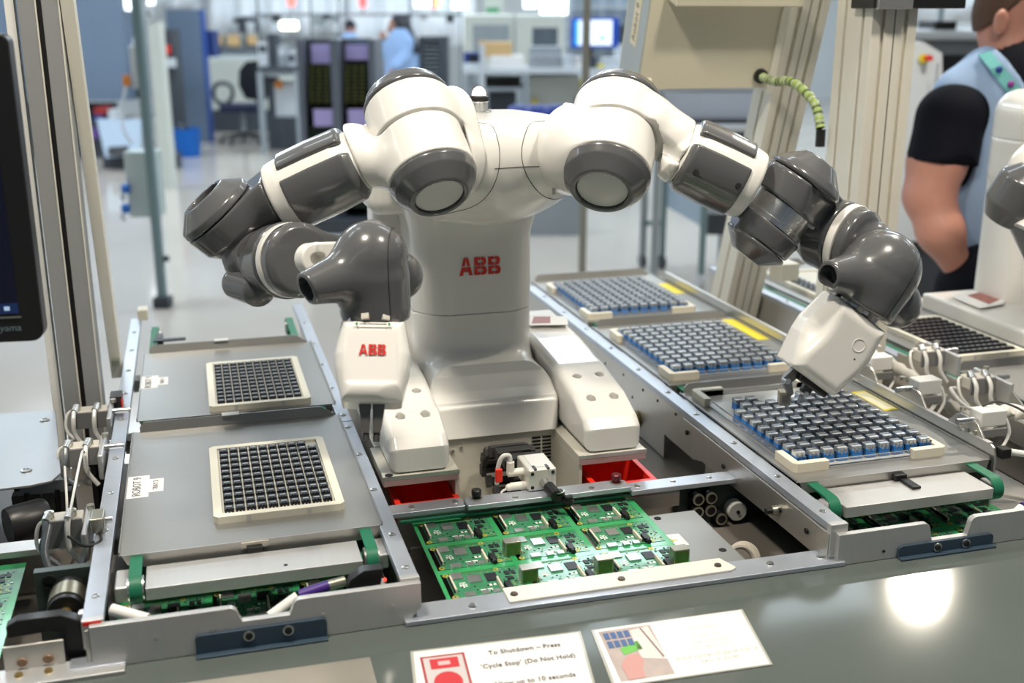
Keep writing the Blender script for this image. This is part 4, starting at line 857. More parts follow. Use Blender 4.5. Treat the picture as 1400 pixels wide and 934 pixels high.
wrist(DR, HA, 0.066, 0.0585, P(1134,377,1.61), 0.0215, U(.006, Cap(bR, bR+V(.2,-.4,.3)*.008, 0.0350)), ([bR], 0.055), (DR+V(.86,-.50,0)*.034, V(.86,-.50,0)))
GR = P(1168, 425, 1.665)
GA = V(-.585, -.81, .10)
g, ga, gu, gw = gripper(GR, GA, V(.81,-.585,.25), 0.122, 0.055, 0.042, None, 'gripper')
face = gw if gw @ FW < 0 else -gw
sc = GR+ga*.052-gu*.058+face*.030
g = SSub(.014, g, Ell(sc+face*.010-gu*.004, (.026,.050,.022), [gu, ga, face]))
grip2 = sdf('gripper', g, [GR-gu*.06-face*.05, GR+gu*.06+face*.05, GR+ga*.125-gu*.06-face*.05, GR+ga*.125+gu*.06+face*.05], 0.012, WHITE, robot, 0.002)
bt = GR+ga*.040+gu*.018+face*.0415
MB().lathe(bt, face, [(0,0),(.0105,0),(.0105,.0012),(.0090,.0012),(.0085,.0004),(0,.0006)], 28).build('release_button', WHITE, grip2)
MB().cyl(bt+ga*.020+gu*.008-face*.001, bt+ga*.020+gu*.008+face*.0006, .0015, n=8).build('screw', BLACK, grip2)
sdf('finger_mount', Box(GR+ga*.121+gu*.012, (.026,.022,.010), [gu, face, ga], .004), [GR+ga*.121], .05, BLACK, grip2)
tip = P(1088, 548, 1.80)
for (dx, dd) in ((-.016, -.004), (.012, .004)):
    k0 = GR+ga*.118+gu*(dx*1.0); k1 = GR+ga*.142+gu*(dx*1.15)+face*dd; k2 = tip+gu*(dx*.55)+face*dd+V(0,1,0)*.004
    mb = MB()
    for a, b, w0, w1 in ((k0,k1,.008,.0075),(k1,k2,.0075,.0045)):
        t = nrm(b-a); s1 = nrm(np.cross(t, face)); 
        mb.hexa([a-s1*w0-face*.006, a+s1*w0-face*.006, a+s1*w0+face*.006, a-s1*w0+face*.006, b-s1*w1-face*.005, b+s1*w1-face*.005, b+s1*w1+face*.005, b-s1*w1+face*.005])
    fo = mb.build('gripper_finger', FINGM, grip2, 0.001)
    MB().cyl(k1-face*.008, k1+face*.008, .0045, n=10).build('finger_pin', SILVER, fo)
# ================================================================== bench
bench = thing('work_bench', 'grey painted machine bench with a sloped glossy front panel along the whole front', 'bench', (0.45, 1.5, 0.0))
SL12 = R(12); FY = 1.143
b = MB()
b.prism([(-1.2, 1.208, .893), (-1.2, FY, .893), (-1.2, FY-.004, .8915), (-1.2, FY-.45*math.cos(SL12), .8915-.45*math.sin(SL12)), (-1.2, FY-.45*math.cos(SL12), .55), (-1.2, 1.208, .55)], (3.4,0,0))
b.build('front_cover', PAINT, bench, 0.002, 5)
MB().bx(-1.2, 2.2, 1.17, 1.99, .815, .828).build('deck_plate', DECKM, bench)
MB().bx(-.30, 2.2, 1.40, 2.02, .55, .815).build('cabinet_body', PAINT, bench, .004)
for x in (-.25, .35, 1.1, 1.9):
    for y in (1.0, 1.98): MB().bx(x-.03, x+.03, y-.03, y+.03, 0, .55).build('leg', EXTR, bench, .003)
MB().prism([(.205,1.187,.8935),(.800,1.180,.8935),(.800,1.222,.8935),(.205,1.229,.8935)], (0,0,.0065)).build('front_rail', RAILM, bench, .0012)
for x in (.292, .70, .775): MB().lathe((x,1.203,.9000), ZA, [(0,0),(.0055,0),(.0045,.0022),(0,.0028)], 12).build('screw', SILVER, bench)
MB().bx(-.175, -.115, 1.190, 1.215, .8935, .899).build('clamp_foot', RAILM, bench, .001)
SLN = np.array([0, -math.sin(SL12), math.cos(SL12)]); SLV = np.array([0, math.cos(SL12), math.sin(SL12)])
def slope(x, y, h=0.0): return np.array([x, y, .8915-(FY-.004-y)*math.tan(SL12)])+SLN*h
# metal plate lying at the front left
mp_ = MB().prism([slope(-.075,1.1375,.0005), slope(.1534,1.1340,.0005), slope(.158,.90,.0005), slope(-.075,.90,.0005)], SLN*.004).build('metal_plate', mat('worn_plate', (0.50,0.46,0.40), 0.36, 1.0, var=0.25, scale=9, bump=.06), None, .001)
tag(mp_, 'worn metal plate lying on the sloped bench front beside the shutdown sign', 'plate')
# signs
def sign(quad, name, label):
    q = [slope(x, y, .0006) for x, y in quad]
    o = thing(name, label, 'sign', sum(q)/4)
    c = sum(q)/4
    MB().prism([c+(p-c)*1.035 for p in q], SLN*.0004).build('laminate_edge', mat('laminate', (0.42,0.42,0.38), 0.15, var=.03, coat=.5), o)
    MB().prism([p+SLN*.0004 for p in q], SLN*.0004).build('card', mat('sign_card', (0.80,0.79,0.77), 0.22, var=.01, coat=.35), o)
    return o, q
s1, q = sign([(.2038,1.1335),(.4030,1.1250),(.384,.985),(.187,.994)], 'shutdown_sign', 'white laminated shutdown sign with red stop button picture on the bench front')
xd = nrm(q[1]-q[0]); yd = nrm(np.cross(SLN, xd)); n0 = SLN*.001
for i, (t, off) in enumerate((("To Shutdown \u2013 Press", 0.0), ("'Cycle Stop' (Do Not Hold)", .0205), ("Allow up to 10 seconds", .050))):
    text_obj('lettering', t, .0094, INK, q[0]+xd*.129-yd*(.0190+off)+n0, xd, yd, s1, align='CENTER', spacing=1.06, off=.00022)
pk = q[0]+xd*.006-yd*.0095+n0*.5
def flat(name, m, o, pts, h=.0003): return MB().prism([o+xd*a-yd*b+SLN*(h-.0002) for a, b in pts], SLN*.0003).build(name, m, s1, smooth=0)
flat('picture_frame', mat('print_dark_red', (.36,.05,.06), .4), pk, [(0,0),(.052,0),(.052,.075),(0,.075)])
flat('picture_panel', mat('print_grey', (.55,.52,.52), .4), pk, [(.003,.003),(.049,.003),(.049,.075),(.003,.075)], .0006)
flat('picture_label', mat('print_red', (.55,.04,.05), .4), pk, [(.010,.006),(.043,.006),(.043,.022),(.010,.022)], .0009)
flat('picture_label_text', mat('print_pink', (.75,.45,.45), .4), pk, [(.019,.011),(.033,.011),(.033,.017),(.019,.017)], .0012)
flat('picture_button', MATS['print_red'], pk, [(.026+.0165*math.cos(a), .044+.0165*math.sin(a)) for a in np.linspace(0, 6.283, 24)[:-1]], .0009)
s2, q = sign([(.4231,1.1245),(.6156,1.1212),(.6080,1.0300),(.4170,1.0350)], 'parts_tray_sign', 'white laminated parts tray notice with a small photo on the bench front')
xd = nrm(q[1]-q[0]); yd = nrm(np.cross(SLN, xd))
def flat2(name, m, pts, h=.0003): return MB().prism([q[0]+xd*a-yd*b*.90+SLN*(.0007+h-.0002) for a, b in pts], SLN*.0003).build(name, m, s2, smooth=0)
flat2('photo_print', mat('photo_brown', (.45,.38,.36), .35, var=.25, scale=60), [(.004,.004),(.070,.004),(.070,.096),(.004,.096)])
flat2('photo_paper', mat('photo_pale', (.70,.64,.62), .35, var=.1, scale=40), [(.042,.010),(.066,.006),(.070,.070),(.040,.062)], .0006)
flat2('photo_board', mat('photo_green', (.16,.48,.10), .35), [(.020,.040),(.045,.030),(.047,.046),(.022,.052)], .0006)
for i in range(2):
    for j in range(4): flat2('photo_socket', mat('photo_blue', (.08,.14,.30), .35, var=.2), [(.008+j*.0085,.009+i*.016),(.0145+j*.0085,.009+i*.016),(.0145+j*.0085,.021+i*.016),(.008+j*.0085,.021+i*.016)], .0009)
flat2('photo_thumb', mat('photo_skin', (.55,.30,.28), .4), [(.014,.096),(.012,.072),(.018,.060),(.030,.052),(.040,.055),(.042,.066),(.036,.080),(.034,.096)], .0009)
flat2('photo_pen', mat('photo_dark', (.2,.15,.15), .4), [(.055,.008),(.057,.008),(.068,.064),(.066,.066)], .0009)
FAINT = mat('faint_ink', (.62,.50,.45), .5); FAINT2 = mat('fainter_ink', (.72,.67,.64), .5)  # inks paled to paint the glare lying over the notice
for t, yy, m_ in (('tray faults', .022, FAINT2), ('if the tray', .036, FAINT2), ('are dropped', .047, FAINT2), ('correct parts', .056, FAINT2), ('If the corner of parts tray is', .071, FAINT), ('bent in pallet', .080, FAINT)):
    text_obj('lettering', t, .0082, m_, q[0]+xd*.132-yd*yy*.95+SLN*.0009, xd, yd, s2, align='CENTER', spacing=1.1)

# ================================================================== tray conveyors
def stadium(y0, y1, zt, r, k=8):
    pts = []
    for i in range(k+1): a = math.pi/2+math.pi*i/k; pts.append((y0+r+r*math.cos(a), zt-r+r*math.sin(a)))
    for i in range(k+1): a = -math.pi/2+math.pi*i/k; pts.append((y1-r+r*math.cos(a), zt-r+r*math.sin(a)))
    return pts
def belt(x0, x1, y0, y1, zt, r, parent):
    o = stadium(y0, y1, zt, r); i_ = stadium(y0+.0025, y1-.0025, zt-.0025, r-.0025); n = len(o); mb = MB()
    vs = [(x0,y,z) for y,z in o]+[(x1,y,z) for y,z in o]+[(x0,y,z) for y,z in i_]+[(x1,y,z) for y,z in i_]
    fs = []
    for a in range(n):
        c = (a+1) % n; fs += [(a,c,c+n,a+n), (a+2*n,a+3*n,c+3*n,c+2*n), (a,a+2*n,c+2*n,c), (a+n,c+n,c+3*n,a+3*n)]
    mb.add(vs, fs); mb.build('belt', BELT, parent)
    for y in (y0+r, y1-r): MB().cyl((x0-.002,y,zt-r),(x1+.002,y,zt-r), r-.003, n=20).build('pulley', SILVER, parent)
SCREW = None
def screws(parent, xs, ys, z, r=.0052):
    global SCREW
    for x in xs:
        for y in ys:
            MB().lathe((x,y,z), ZA, [(0,-.001),(r,-.001),(r*.9,.0013),(r*.45,.0021),(r*.42,.0008),(0,.0008)], 12).build('screw', SILVER, parent)
def rail(parent, x0, x1, y0, y1, name='rail', side=None, ztop=.950, drop=.05):
    MB().bx(x0, x1, y0, y1, ztop-.011, ztop).build(name, RAILM, parent, .0012)
def rounded(x0, x1, z0, z1, r):          # rounded top corners
    pts = [(x0,z0)]
    pts += [(x0+r-r*math.cos(a), z1-r+r*math.sin(a)) for a in np.linspace(0, math.pi/2, 6)]
    pts += [(x1-r+r*math.sin(a), z1-r+r*math.cos(a)) for a in np.linspace(0, math.pi/2, 6)]
    return pts+[(x1,z0)]
def end_plate(parent, x0, x1, y, n0, n1, zl, zt, zb=.8935):
    a = rounded(n1, x1+.04, zl, zt, .010)[:7]
    pts = [(x0,zb),(x0,zt)] + [(n0-.010+.010*math.sin(t), zt-.010+.010*math.cos(t)) for t in np.linspace(0, math.pi/2, 5)] + [(n0+.004,zl),(n1-.004,zl)] + [(n1+.010-.010*math.cos(t), zt-.010+.010*math.sin(t)) for t in np.linspace(0, math.pi/2, 5)] + [(x1,zt),(x1,zb+.020),(x1-.02,zb)]
    o = MB().prism([(x,y,z) for x,z in pts], (0,.009,0)).build('end_plate', ALU, parent, .0008)
    for x in (x0+.07, n0-.03, n1+.035, x1-.035): MB().cyl((x,y+.001,zl-.006),(x,y-.0012,zl-.006), .0022, n=8).build('hole_plug', DARKSLOT if x > 0.4 else SILVER, parent)
def bracket(x0, x1, y, label, dz=.006):
    t = thing('mounting_bracket', label, 'bracket', ((x0+x1)/2, y, .8935), 'dark blue brackets on the bench front')
    MB().prism([(x,y,z) for x,z in rounded(x0,x1,.8935,.9135+dz,.006)], (0,.004,0)).build('bracket_plate', BLUEB, t, .0008)
    MB().bx(x0,x1,y-.008,y+.003,.8933,.8958).build('bracket_foot', BLUEB, t, .0008)
    for f in (.40, .70):
        x = x0+(x1-x0)*f
        bo = MB().lathe((x,y,.9050+dz), (0,-1,0), [(0,0),(.0062,0),(.0060,.0012),(.0042,.0014),(.0040,.0038),(0,.0040)], 14).build('bolt', BLACK, t)
        MB().lathe((x,y-.0003,.9050+dz), (0,-1,0), [(.0046,.0),(.0066,0),(.0064,.0014),(.0046,.0014)], 16).build('washer', SILVER, t)
# ---- left conveyor
cl = thing('tray_conveyor', 'steel tray conveyor on the left with green drive belts and two tray positions', 'conveyor', (.04, 1.9, .828), 'tray conveyors')
rail(cl, -.158, -.135, 1.2035, 2.56); rail(cl, .203, .226, 1.2035, 2.60)
MB().bx(-.156,-.151,1.20,2.55,.86,.940).build('side_plate', STEEL, cl, .001); MB().bx(.217,.2225,1.20,2.60,.84,.940).build('side_plate', STEEL, cl, .001)
for x0, x1 in ((-.1585,-.1345),(.2025,.2265)): MB().bx(x0,x1,1.2022,1.2115,.915,.9505).build('rail_end', ALU, cl, .001)
MB().bx(-.157,-.137,1.2010,1.2021,.9445,.9490).build('red_mark', REDBIN, cl)
MB().bx(.2225,.2227,1.77,1.775,.9395,.9505).build('rail_joint', DARKSLOT, cl); MB().bx(.2025,.2265,1.7665,1.768,.949,.9503).build('rail_joint', DARKSLOT, cl)
screws(cl, (-.1465,), (1.26,1.44,1.565,1.70,1.88,2.02,2.16,2.30,2.44), .950); screws(cl, (.2145,), (1.230,1.325,1.475,1.615,1.74,1.80,1.95,2.10,2.25,2.42), .950)
end_plate(cl, -.150, .2262, 1.194, .012, .074, .928, .9465)
belt(-.112,-.097, 1.287, 2.50, .9480, .0185, cl); belt(.176,.191, 1.287, 2.50, .9480, .0185, cl)
MB().bx(-.093,.170, 1.285,1.345, .922,.9385).build('cross_bar', ALU, cl, .001)
MB().cyl((.075,1.300,.9383),(.075,1.300,.9388), .0028, n=10).build('hole_plug', DARKSLOT, cl)
for x0, x1 in ((-.130,-.113),(.192,.206)): MB().bx(x0,x1,1.30,1.35,.915,.936).build('pulley_block', ALU, cl, .003)
for y in (1.55, 1.95, 2.30): MB().bx(-.15,.22,y,y+.04,.86,.885).build('cross_beam', STEEL, cl, .001)
MB().bx(-.142,-.120,2.545,2.585,.948,.972).build('end_stop', CREAM, cl, .002)
MB().bx(-.100,-.086,2.36,2.40,.925,.955).build('sensor_head', BLACK, cl, .002)
MB().bx(-.105,-.040,2.33,2.345,.955,.958).build('sensor_arm', BLACK, cl)
bracket(-.038, .112, 1.1895, 'dark blue bracket with two bolts under the left conveyor end')
# ---- right conveyor
cr = thing('tray_conveyor', 'steel tray conveyor right of the robot carrying three trays of blue sockets', 'conveyor', (.97, 1.9, .828), 'tray conveyors')
rail(cr, .781, .806, 1.1925, 2.62)
def yz(parent, x0, x1, pts, name, m=STEEL, bevel=.0008): return MB().prism([(x0,y,z) for y,z in pts], (x1-x0,0,0)).build(name, m, parent, bevel)
yz(cr, .783, .790, [(1.60,.940),(2.62,.940),(2.62,.83),(1.745,.83),(1.745,.875),(1.62,.875),(1.60,.890)], 'side_plate')
yz(cr, .7785, .783, [(1.1925,.938),(1.66,.938),(1.66,.925),(1.62,.878),(1.58,.888),(1.30,.893),(1.1925,.893)], 'side_plate', STEEL)
MB().bx(.7805,.8065,1.1912,1.2015,.905,.9505).build('rail_end', ALU, cr, .001)
screws(cr, (.7935,), (1.235,1.36,1.50,1.64,1.76,1.90,2.05,2.2,2.35,2.5), .950)
for y, z in ((1.64,.918),(1.50,.912),(1.245,.918),(1.32,.916)): MB().cyl((.7785,y,z),(.7755,y,z),.0042,n=10).build('bolt', BLACK, cr)
for y, z in ((1.78,.928),(1.85,.926),(1.95,.925),(1.70,.93),(2.05,.918),(2.2,.915),(1.9,.895)): MB().cyl((.783,y,z),(.7818,y,z),.0028,n=8).build('hole_plug', DARKSLOT, cr)
kn = MB().lathe((.783,1.87,.862),(-1,0,0),[(0,0),(.017,0),(.017,.004),(.011,.005),(.010,.014),(0,.016)],18).build('side_knob', mat('brass_dark',(.30,.24,.12),.35,.8), cr)
sn_ = MB().cyl((.7785,1.325,.914),(.767,1.325,.914),.007,n=14).build('sensor_barrel', BRASSY, cr); MB().cyl((.767,1.325,.914),(.758,1.325,.914),.0045,n=10).build('sensor_cap', BLACK, cr)
end_plate(cr, .789, 1.22, 1.183, .930, .994, .912, .9385)
belt(.825,.842, 1.262, 2.55, .9480, .0185, cr); belt(1.095,1.112, 1.262, 2.55, .9480, .0185, cr)
MB().bx(.846,1.090, 1.258,1.325, .922,.9385).build('cross_bar', ALU, cr, .001)
for y in (1.55, 1.95, 2.30): MB().bx(.79,1.13,y,y+.04,.86,.885).build('cross_beam', STEEL, cr, .001)
# guard with raised ears where the clamps sit
ears = [1.400, 1.545, 1.685]
gp = [(1.325,.870),(1.325,.955),(1.330,.968),(1.340,.972)]
for e in ears: gp += [(e-.048,.972),(e-.028,.992),(e-.018,.996),(e+.014,.996),(e+.026,.990),(e+.044,.972)]
gp += [(2.58,.972),(2.58,.870)]
yz(cr, 1.142, 1.146, gp, 'side_guard', STEEL); MB().bx(1.140,1.148,1.34,2.58,.9715,.9735).build('guard_lip', ALU, cr)
MB().bx(.800,.824,1.26,1.30,.93,.937).build('pulley_block', ALU, cr, .002)
bracket(.880, 1.031, 1.1785, 'dark blue bracket with two bolts under the right conveyor end', -.002)

# ================================================================== steel trays and what they carry
def steel_tray(x0, x1, y0, y1, label, z=.9495, stick=None):
    t = thing('steel_tray', label, 'tray', ((x0+x1)/2, (y0+y1)/2, z), 'sheet steel trays on the conveyors')
    MB().bx(x0,x1,y0,y1,z,z+.0016).build('tray_floor', TRAYM, t)
    c = .020
    MB().prism([(x0+.004,y0,z+.0016),(x0+.004+c*.3,y0,z-.012),(x0+c,y0,z-.0165),(x1-c*.4,y0,z-.0165),(x1-.004,y0,z-.002),(x1-.004,y0,z+.0016)], (0,-.0016,0)).build('front_lip', STEEL, t)
    MB().prism([(x0+.012,y1,z),(x0+.012,y1+.004,z+.010),(x0+.020,y1+.006,z+.017),(x1-.030,y1+.006,z+.017),(x1-.008,y1+.001,z+.003),(x1-.008,y1,z)], (0,.0016,0)).build('back_lip', TRAYM, t)
    MB().bx(x0,x0+.0016,y0+.002,y1-.002,z,z+.005).build('side_lip', TRAYM, t); MB().bx(x1-.0016,x1,y0+.002,y1-.002,z,z+.005).build('side_lip', TRAYM, t)
    if stick:
        for a, b_, w, d, txt, sz in stick:
            MB().bx(a,a+w,b_,b_+d,z+.0016,z+.0019).build('sticker', PAPER, t)
            text_obj('sticker_lettering', txt, sz, INK, (a+w*.62, b_+d*.5, z+.0021), (0,1,0), (-1,0,0), t, align='CENTER')
    return t
def tab(parent, x, y, z): MB().bx(x-.014,x+.014,y-.001,y+.014,z,z+.0012).build('magnet_tab', PLATE, parent)
st = [(-.1245,1.535,.030,.080,'ROBOT 9',.0165),(-.0945,1.551,.020,.048,'TRAY 2',.0105)]
tn = steel_tray(-.126, .208, 1.357, 1.802, 'flat steel tray nearest the front on the left conveyor', stick=st)
tf = steel_tray(-.122, .210, 1.862, 2.262, 'flat steel tray farther back on the left conveyor', stick=[(-.121,2.035,.030,.074,'ROBOT 9',.0165),(-.091,2.051,.018,.045,'TRAY 1',.0105)])
for t_, y_ in ((tn,1.357),(tf,1.862)):
    st_ = MB().bx(.030,.050,y_-.012,y_-.0016,.934,.946).build('stop_block', BLACK, t_, .001); MB().bx(.024,.058,y_-.0035,y_-.0016,.942,.9495).build('stop_clip', CAST, t_)
tab(tn, .03, 1.802, .967); tab(tf, .03, 2.262, .967)
YL = []
trs = []
for nm, y0, y1 in (('nearest the front', 1.330, 1.745), ('in the middle', 1.792, 2.205), ('farthest back', 2.250, 2.66)):
    t = steel_tray(.808, 1.139, y0, y1, 'steel tray %s on the right conveyor under a blister of sockets' % nm)
    yb = {1.330:1.562, 1.792:2.018}.get(y0, 2.440)
    MB().bx(1.109, 1.136, yb, yb+(.105 if y0 < 1.4 else .17 if y0 < 2 else .11), .9512, .9515).build('yellow_label', YELLOW, t)
    if y0 < 1.4: MB().bx(1.111,1.134,yb+.008,yb+.097,.9515,.9517).build('label_paper', mat('label_cream',(.80,.77,.55),.5), t)  # pale patch paints the blown-out light on the nearest label
    trs.append(t)
MB().bx(.965,.985,1.318,1.3284,.934,.948).build('stop_block', BLACK, trs[0], .001); MB().bx(.972,.986,1.285,1.318,.939,.943).build('stop_arm', BLACK, trs[0], .001)
for t_, y_ in ((trs[1],1.792),(trs[2],2.250)): MB().bx(.965,.985,y_-.006,y_-.0016,.936,.948).build('stop_block', BLACK, t_, .001)

# ---- component trays with black connectors, on the left
ORD = ['first','second','third','fourth','fifth','sixth','seventh','eighth','ninth','tenth','eleventh','twelfth']
def component_tray(x0, x1, y0, y1, z, label):
    t = thing('component_tray', label, 'tray', ((x0+x1)/2, (y0+y1)/2, z), 'ivory component trays')
    rim = MB(); c = .006; H = .010
    o = [(x0+c,y0),(x1-c,y0),(x1,y0+c),(x1,y1-c),(x1-c,y1),(x0+c,y1),(x0,y1-c),(x0,y0+c)]
    k = .0115; ii = [(x0+k,y0+k),(x1-k,y0+k),(x1-k,y0+k),(x1-k,y1-k),(x1-k,y1-k),(x0+k,y1-k),(x0+k,y1-k),(x0+k,y0+k)]
    n = 8; vs = [(x,y,z) for x,y in o]+[(x,y,z+H) for x,y in o]+[(x,y,z+H) for x,y in ii]+[(x,y,z+.006) for x,y in ii]
    fs = []
    for a in range(n):
        b_ = (a+1) % n; fs += [(a,b_,b_+n,a+n),(a+n,b_+n,b_+2*n,a+2*n),(a+2*n,b_+2*n,b_+3*n,a+3*n)]
    fs.append(tuple(range(n-1,-1,-1))); rim.add(vs, fs); rim.build('tray_rim', JIGM, t)
    MB().bx(x0+k-.001,x1-k+.001,y0+k-.001,y1-k+.001,z+.004,z+.0065).build('tray_bed', mat('tray_bed',(.60,.58,.50),.45,var=.1,scale=60), t)
    for f in (.26,.72): MB().bx(x0+(x1-x0)*f-.003,x0+(x1-x0)*f+.003,y0-.0003,y0+.002,z+.001,z+.009).build('rim_rib', mat('rim_grey',(.58,.58,.55),.5), t)  # ribs slightly greyer than the rim
    return t
def connector_proto(name, sx, sy):
    t = thing(name, 'x', 'connector', (0,0,0), None)
    MB().bx(-sx*.42,sx*.42,-sy*.12,sy*.34,0,.0050).build('housing', CHIP, t)
    m = MB()
    for s_ in (-1, 0, 1): m.bx(s_*sx*.30-sx*.09,s_*sx*.30+sx*.09,-sy*.30,-sy*.10,0,.0058)
    tag(m.build('contact_blocks', CHIP, t), kind='stuff')
    MB().bx(-sx*.26,sx*.26,sy*.02,sy*.18,.0050,.0056).build('shield', TIN, t)
    return t
def fill(proto, x0, x1, y0, y1, z, nx, ny, skip, place, thing_name, group, first, rot=0):
    k = first
    for j in range(ny):
        for i in range(nx):
            if (i, j) in skip: continue
            o = proto if k is None else copy_tree(proto); k = 1
            o.location = (x0+(x1-x0)*(i+.5)/nx, y0+(y1-y0)*(j+.5)/ny, z); o.rotation_euler.z = rot
            o['label'] = '%s %s, %s row from the front, %s from the left' % (thing_name, place, ORD[j], ORD[i]); o['group'] = group
jn = component_tray(-.008, .166, 1.416, 1.682, .9511, 'ivory tray of black connectors on the nearer left steel tray')
jf = component_tray(-.003, .169, 1.872, 2.135, .9511, 'ivory tray of black connectors on the farther left steel tray')
cp = connector_proto('chip_connector', .0150, .0225)
fill(cp, .0055, .1525, 1.431, 1.667, .9576, 10, 11, {(9,10)}, 'in the near left tray', 'black connector', 'black connectors in the left trays', None)
fill(cp, .0105, .1555, 1.886, 2.121, .9576, 10, 11, set(), 'in the far left tray', 'black connector', 'black connectors in the left trays', 1)

# ---- clear blisters of blue sockets, on the right
CLEAR = mat('clear_blister', (0.93, 0.95, 0.96), 0.08, var=.01, trans=0.92, ior=1.25)
BLUE = mat('socket_blue', (0.035, 0.22, 0.62), 0.35, var=.06, scale=300)
SHIELD = mat('socket_shield', (0.56, 0.60, 0.64), 0.30, 0.6, var=.08, scale=200)
def blister(x0, x1, y0, y1, z, label):
    t = thing('blister_tray', label, 'tray', ((x0+x1)/2,(y0+y1)/2,z), 'clear blister trays')
    MB().bx(x0,x1,y0,y1,z,z+.0012).build('blister_floor', mat('blister_floor',(.62,.63,.62),.18,var=.08,scale=120,coat=.6), t)
    for a, b_, c, d in ((x0,x0+.004,y0,y1),(x1-.004,x1,y0,y1),(x0,x1,y0,y0+.004),(x0,x1,y1-.004,y1)):
        MB().bx(a,b_,c,d,z+.0012,z+.011).build('blister_wall', CLEAR, t)
    L_ = .058; T_ = .012; Hc = .014
    for cx, cy, sx_, sy_ in ((x0,y0,1,1),(x1,y0,-1,1),(x0,y1,1,-1),(x1,y1,-1,-1)):
        px_, py_ = cx-sx_*.008, cy-sy_*.008
        pts = [(px_+sx_*.006,py_),(px_+sx_*L_,py_),(px_+sx_*L_,py_+sy_*T_),(px_+sx_*T_,py_+sy_*T_),(px_+sx_*T_,py_+sy_*L_),(px_,py_+sy_*L_),(px_,py_+sy_*.006)]
        if sx_*sy_ < 0: pts = pts[::-1]
        MB().prism([(a,b_,z) for a, b_ in pts], (0,0,Hc)).build('corner_block', CREAM, t, 0, 0)
    return t
def socket_proto():
    t = thing('ethernet_socket', 'x', 'socket', (0,0,0), None)
    w, d, h = .0165, .0160, .0190
    MB().bx(-w/2,w/2,-d/2+.002,d/2,h*.30,h).build('shield', SHIELD, t, .0006, seg=1)
    MB().bx(-w/2-.0002,w/2+.0002,-d/2,d/2,0,h*.64).build('blue_body', BLUE, t)
    m = MB()
    for s_ in (-1,1): m.bx(s_*w*.22-.0016,s_*w*.22+.0016,-d/2-.0004,-d/2+.0022,h*.50,h*.90)
    m.bx(-w*.09,w*.09,-d/2+.0012,-d/2+.0024,h*.52,h*.78); tag(m.build('front_springs', TIN, t), kind='stuff')
    MB().bx(-w*.50,w*.50,d*.02,d*.16,h,h+.0003).build('label_bar', mat('socket_slit',(.03,.035,.045),.4), t); MB().bx(-w*.5,w*.5,d*.36,d*.51,h*.3,h+.0003).build('back_block', CHIP, t)  # dark bars stand for the top slit and back, separating the rows
    MB().bx(w/2+.0006,w/2+.0048,-d*.30,d*.62,0.001,h*.70).build('side_gap', CHIP, t)  # dark block paints the shade between neighbouring sockets
    return t
JX = (.832, 1.072)
sp = socket_proto()
jack_trays = [((1.355,1.667), 'nearest the front with three empty rows'), ((1.806,2.118), 'in the middle of the right conveyor'), ((2.258,2.560), 'farthest back on the right conveyor')]
first = None
for k, ((y0,y1), nm) in enumerate(jack_trays):
    blister(JX[0]-.003, JX[1]+.003, y0+.014, y1+(.050 if k == 0 else .012), .9512, 'clear blister tray of blue sockets, %s' % nm)
    sk_ = set()
    if k == 0: sk_ = {(0,8)}|{(i,9) for i in (0,3,4,5)}|{(i,10) for i in range(10)}
    pl = ['in the nearest blister tray', 'in the middle blister tray', 'in the farthest blister tray'][k]
    fill(sp, JX[0], JX[1], y0+.022, y1+.006, .9540, 10, 11, sk_, pl, 'blue socket', 'blue network sockets in blister trays', first); first = 1
hp = P(1072,543,1.79)
hs = thing('held_socket', 'grey metal socket held in the fingers of the right gripper', 'socket', tuple(hp-np.array([0,0,.011])))
HM = [nrm((1,-.35,0)), nrm((.35,1,0)), (0,0,1)]
MB().box(hp, (.0175,.020,.022), HM).build('shield', mat('tan_metal',(.36,.33,.27),.38,.6,var=.08,scale=90), hs, .0008); MB().box(hp-np.array(HM[1])*.0102, (.010,.0006,.013), HM).build('port_opening', mat('shield_shadow',(.16,.16,.17),.4,.4), hs)
# ================================================================== circuit board panels
def make_panel(label, loc):
    t = thing('circuit_board_panel', label, 'circuit board', loc, 'green circuit board panels')
    t_x, t_y, t_z = loc
    Wp, Hp = .342, .256
    fr = MB(); bw, bh, px_, py_ = .1040, .0690, .1120, .0805
    xs = [-.1655+px_*i for i in range(3)]; ys = [-Hp/2+.010+py_*j for j in range(3)]
    X_ = [-Wp/2]+sum([[x, x+bw] for x in xs], [])+[Wp/2]; Y_ = [-Hp/2]+sum([[y, y+bh] for y in ys], [])+[Hp/2]
    for i in range(7):
        for j in range(7):
            if i % 2 and j % 2: continue
            fr.bx(t_x+X_[i], t_x+X_[i+1], t_y+Y_[j], t_y+Y_[j+1], t_z, t_z+.0016)
    fr.build('panel_frame', PCB, t, smooth=0)
    proto = None
    for j in range(3):
        for i in range(3):
            bx_, by_ = xs[i], ys[j]
            if proto is None:
                proto = make_board(t, (t_x+bx_, t_y+by_, t_z), bw, bh); base = (bx_, by_)
            else:
                c = proto.copy(); COL.objects.link(c); c.parent = t; c.location = (bx_-base[0], by_-base[1], 0)
                for ch in list(proto.children): d = ch.copy(); COL.objects.link(d); d.parent = c
    return t
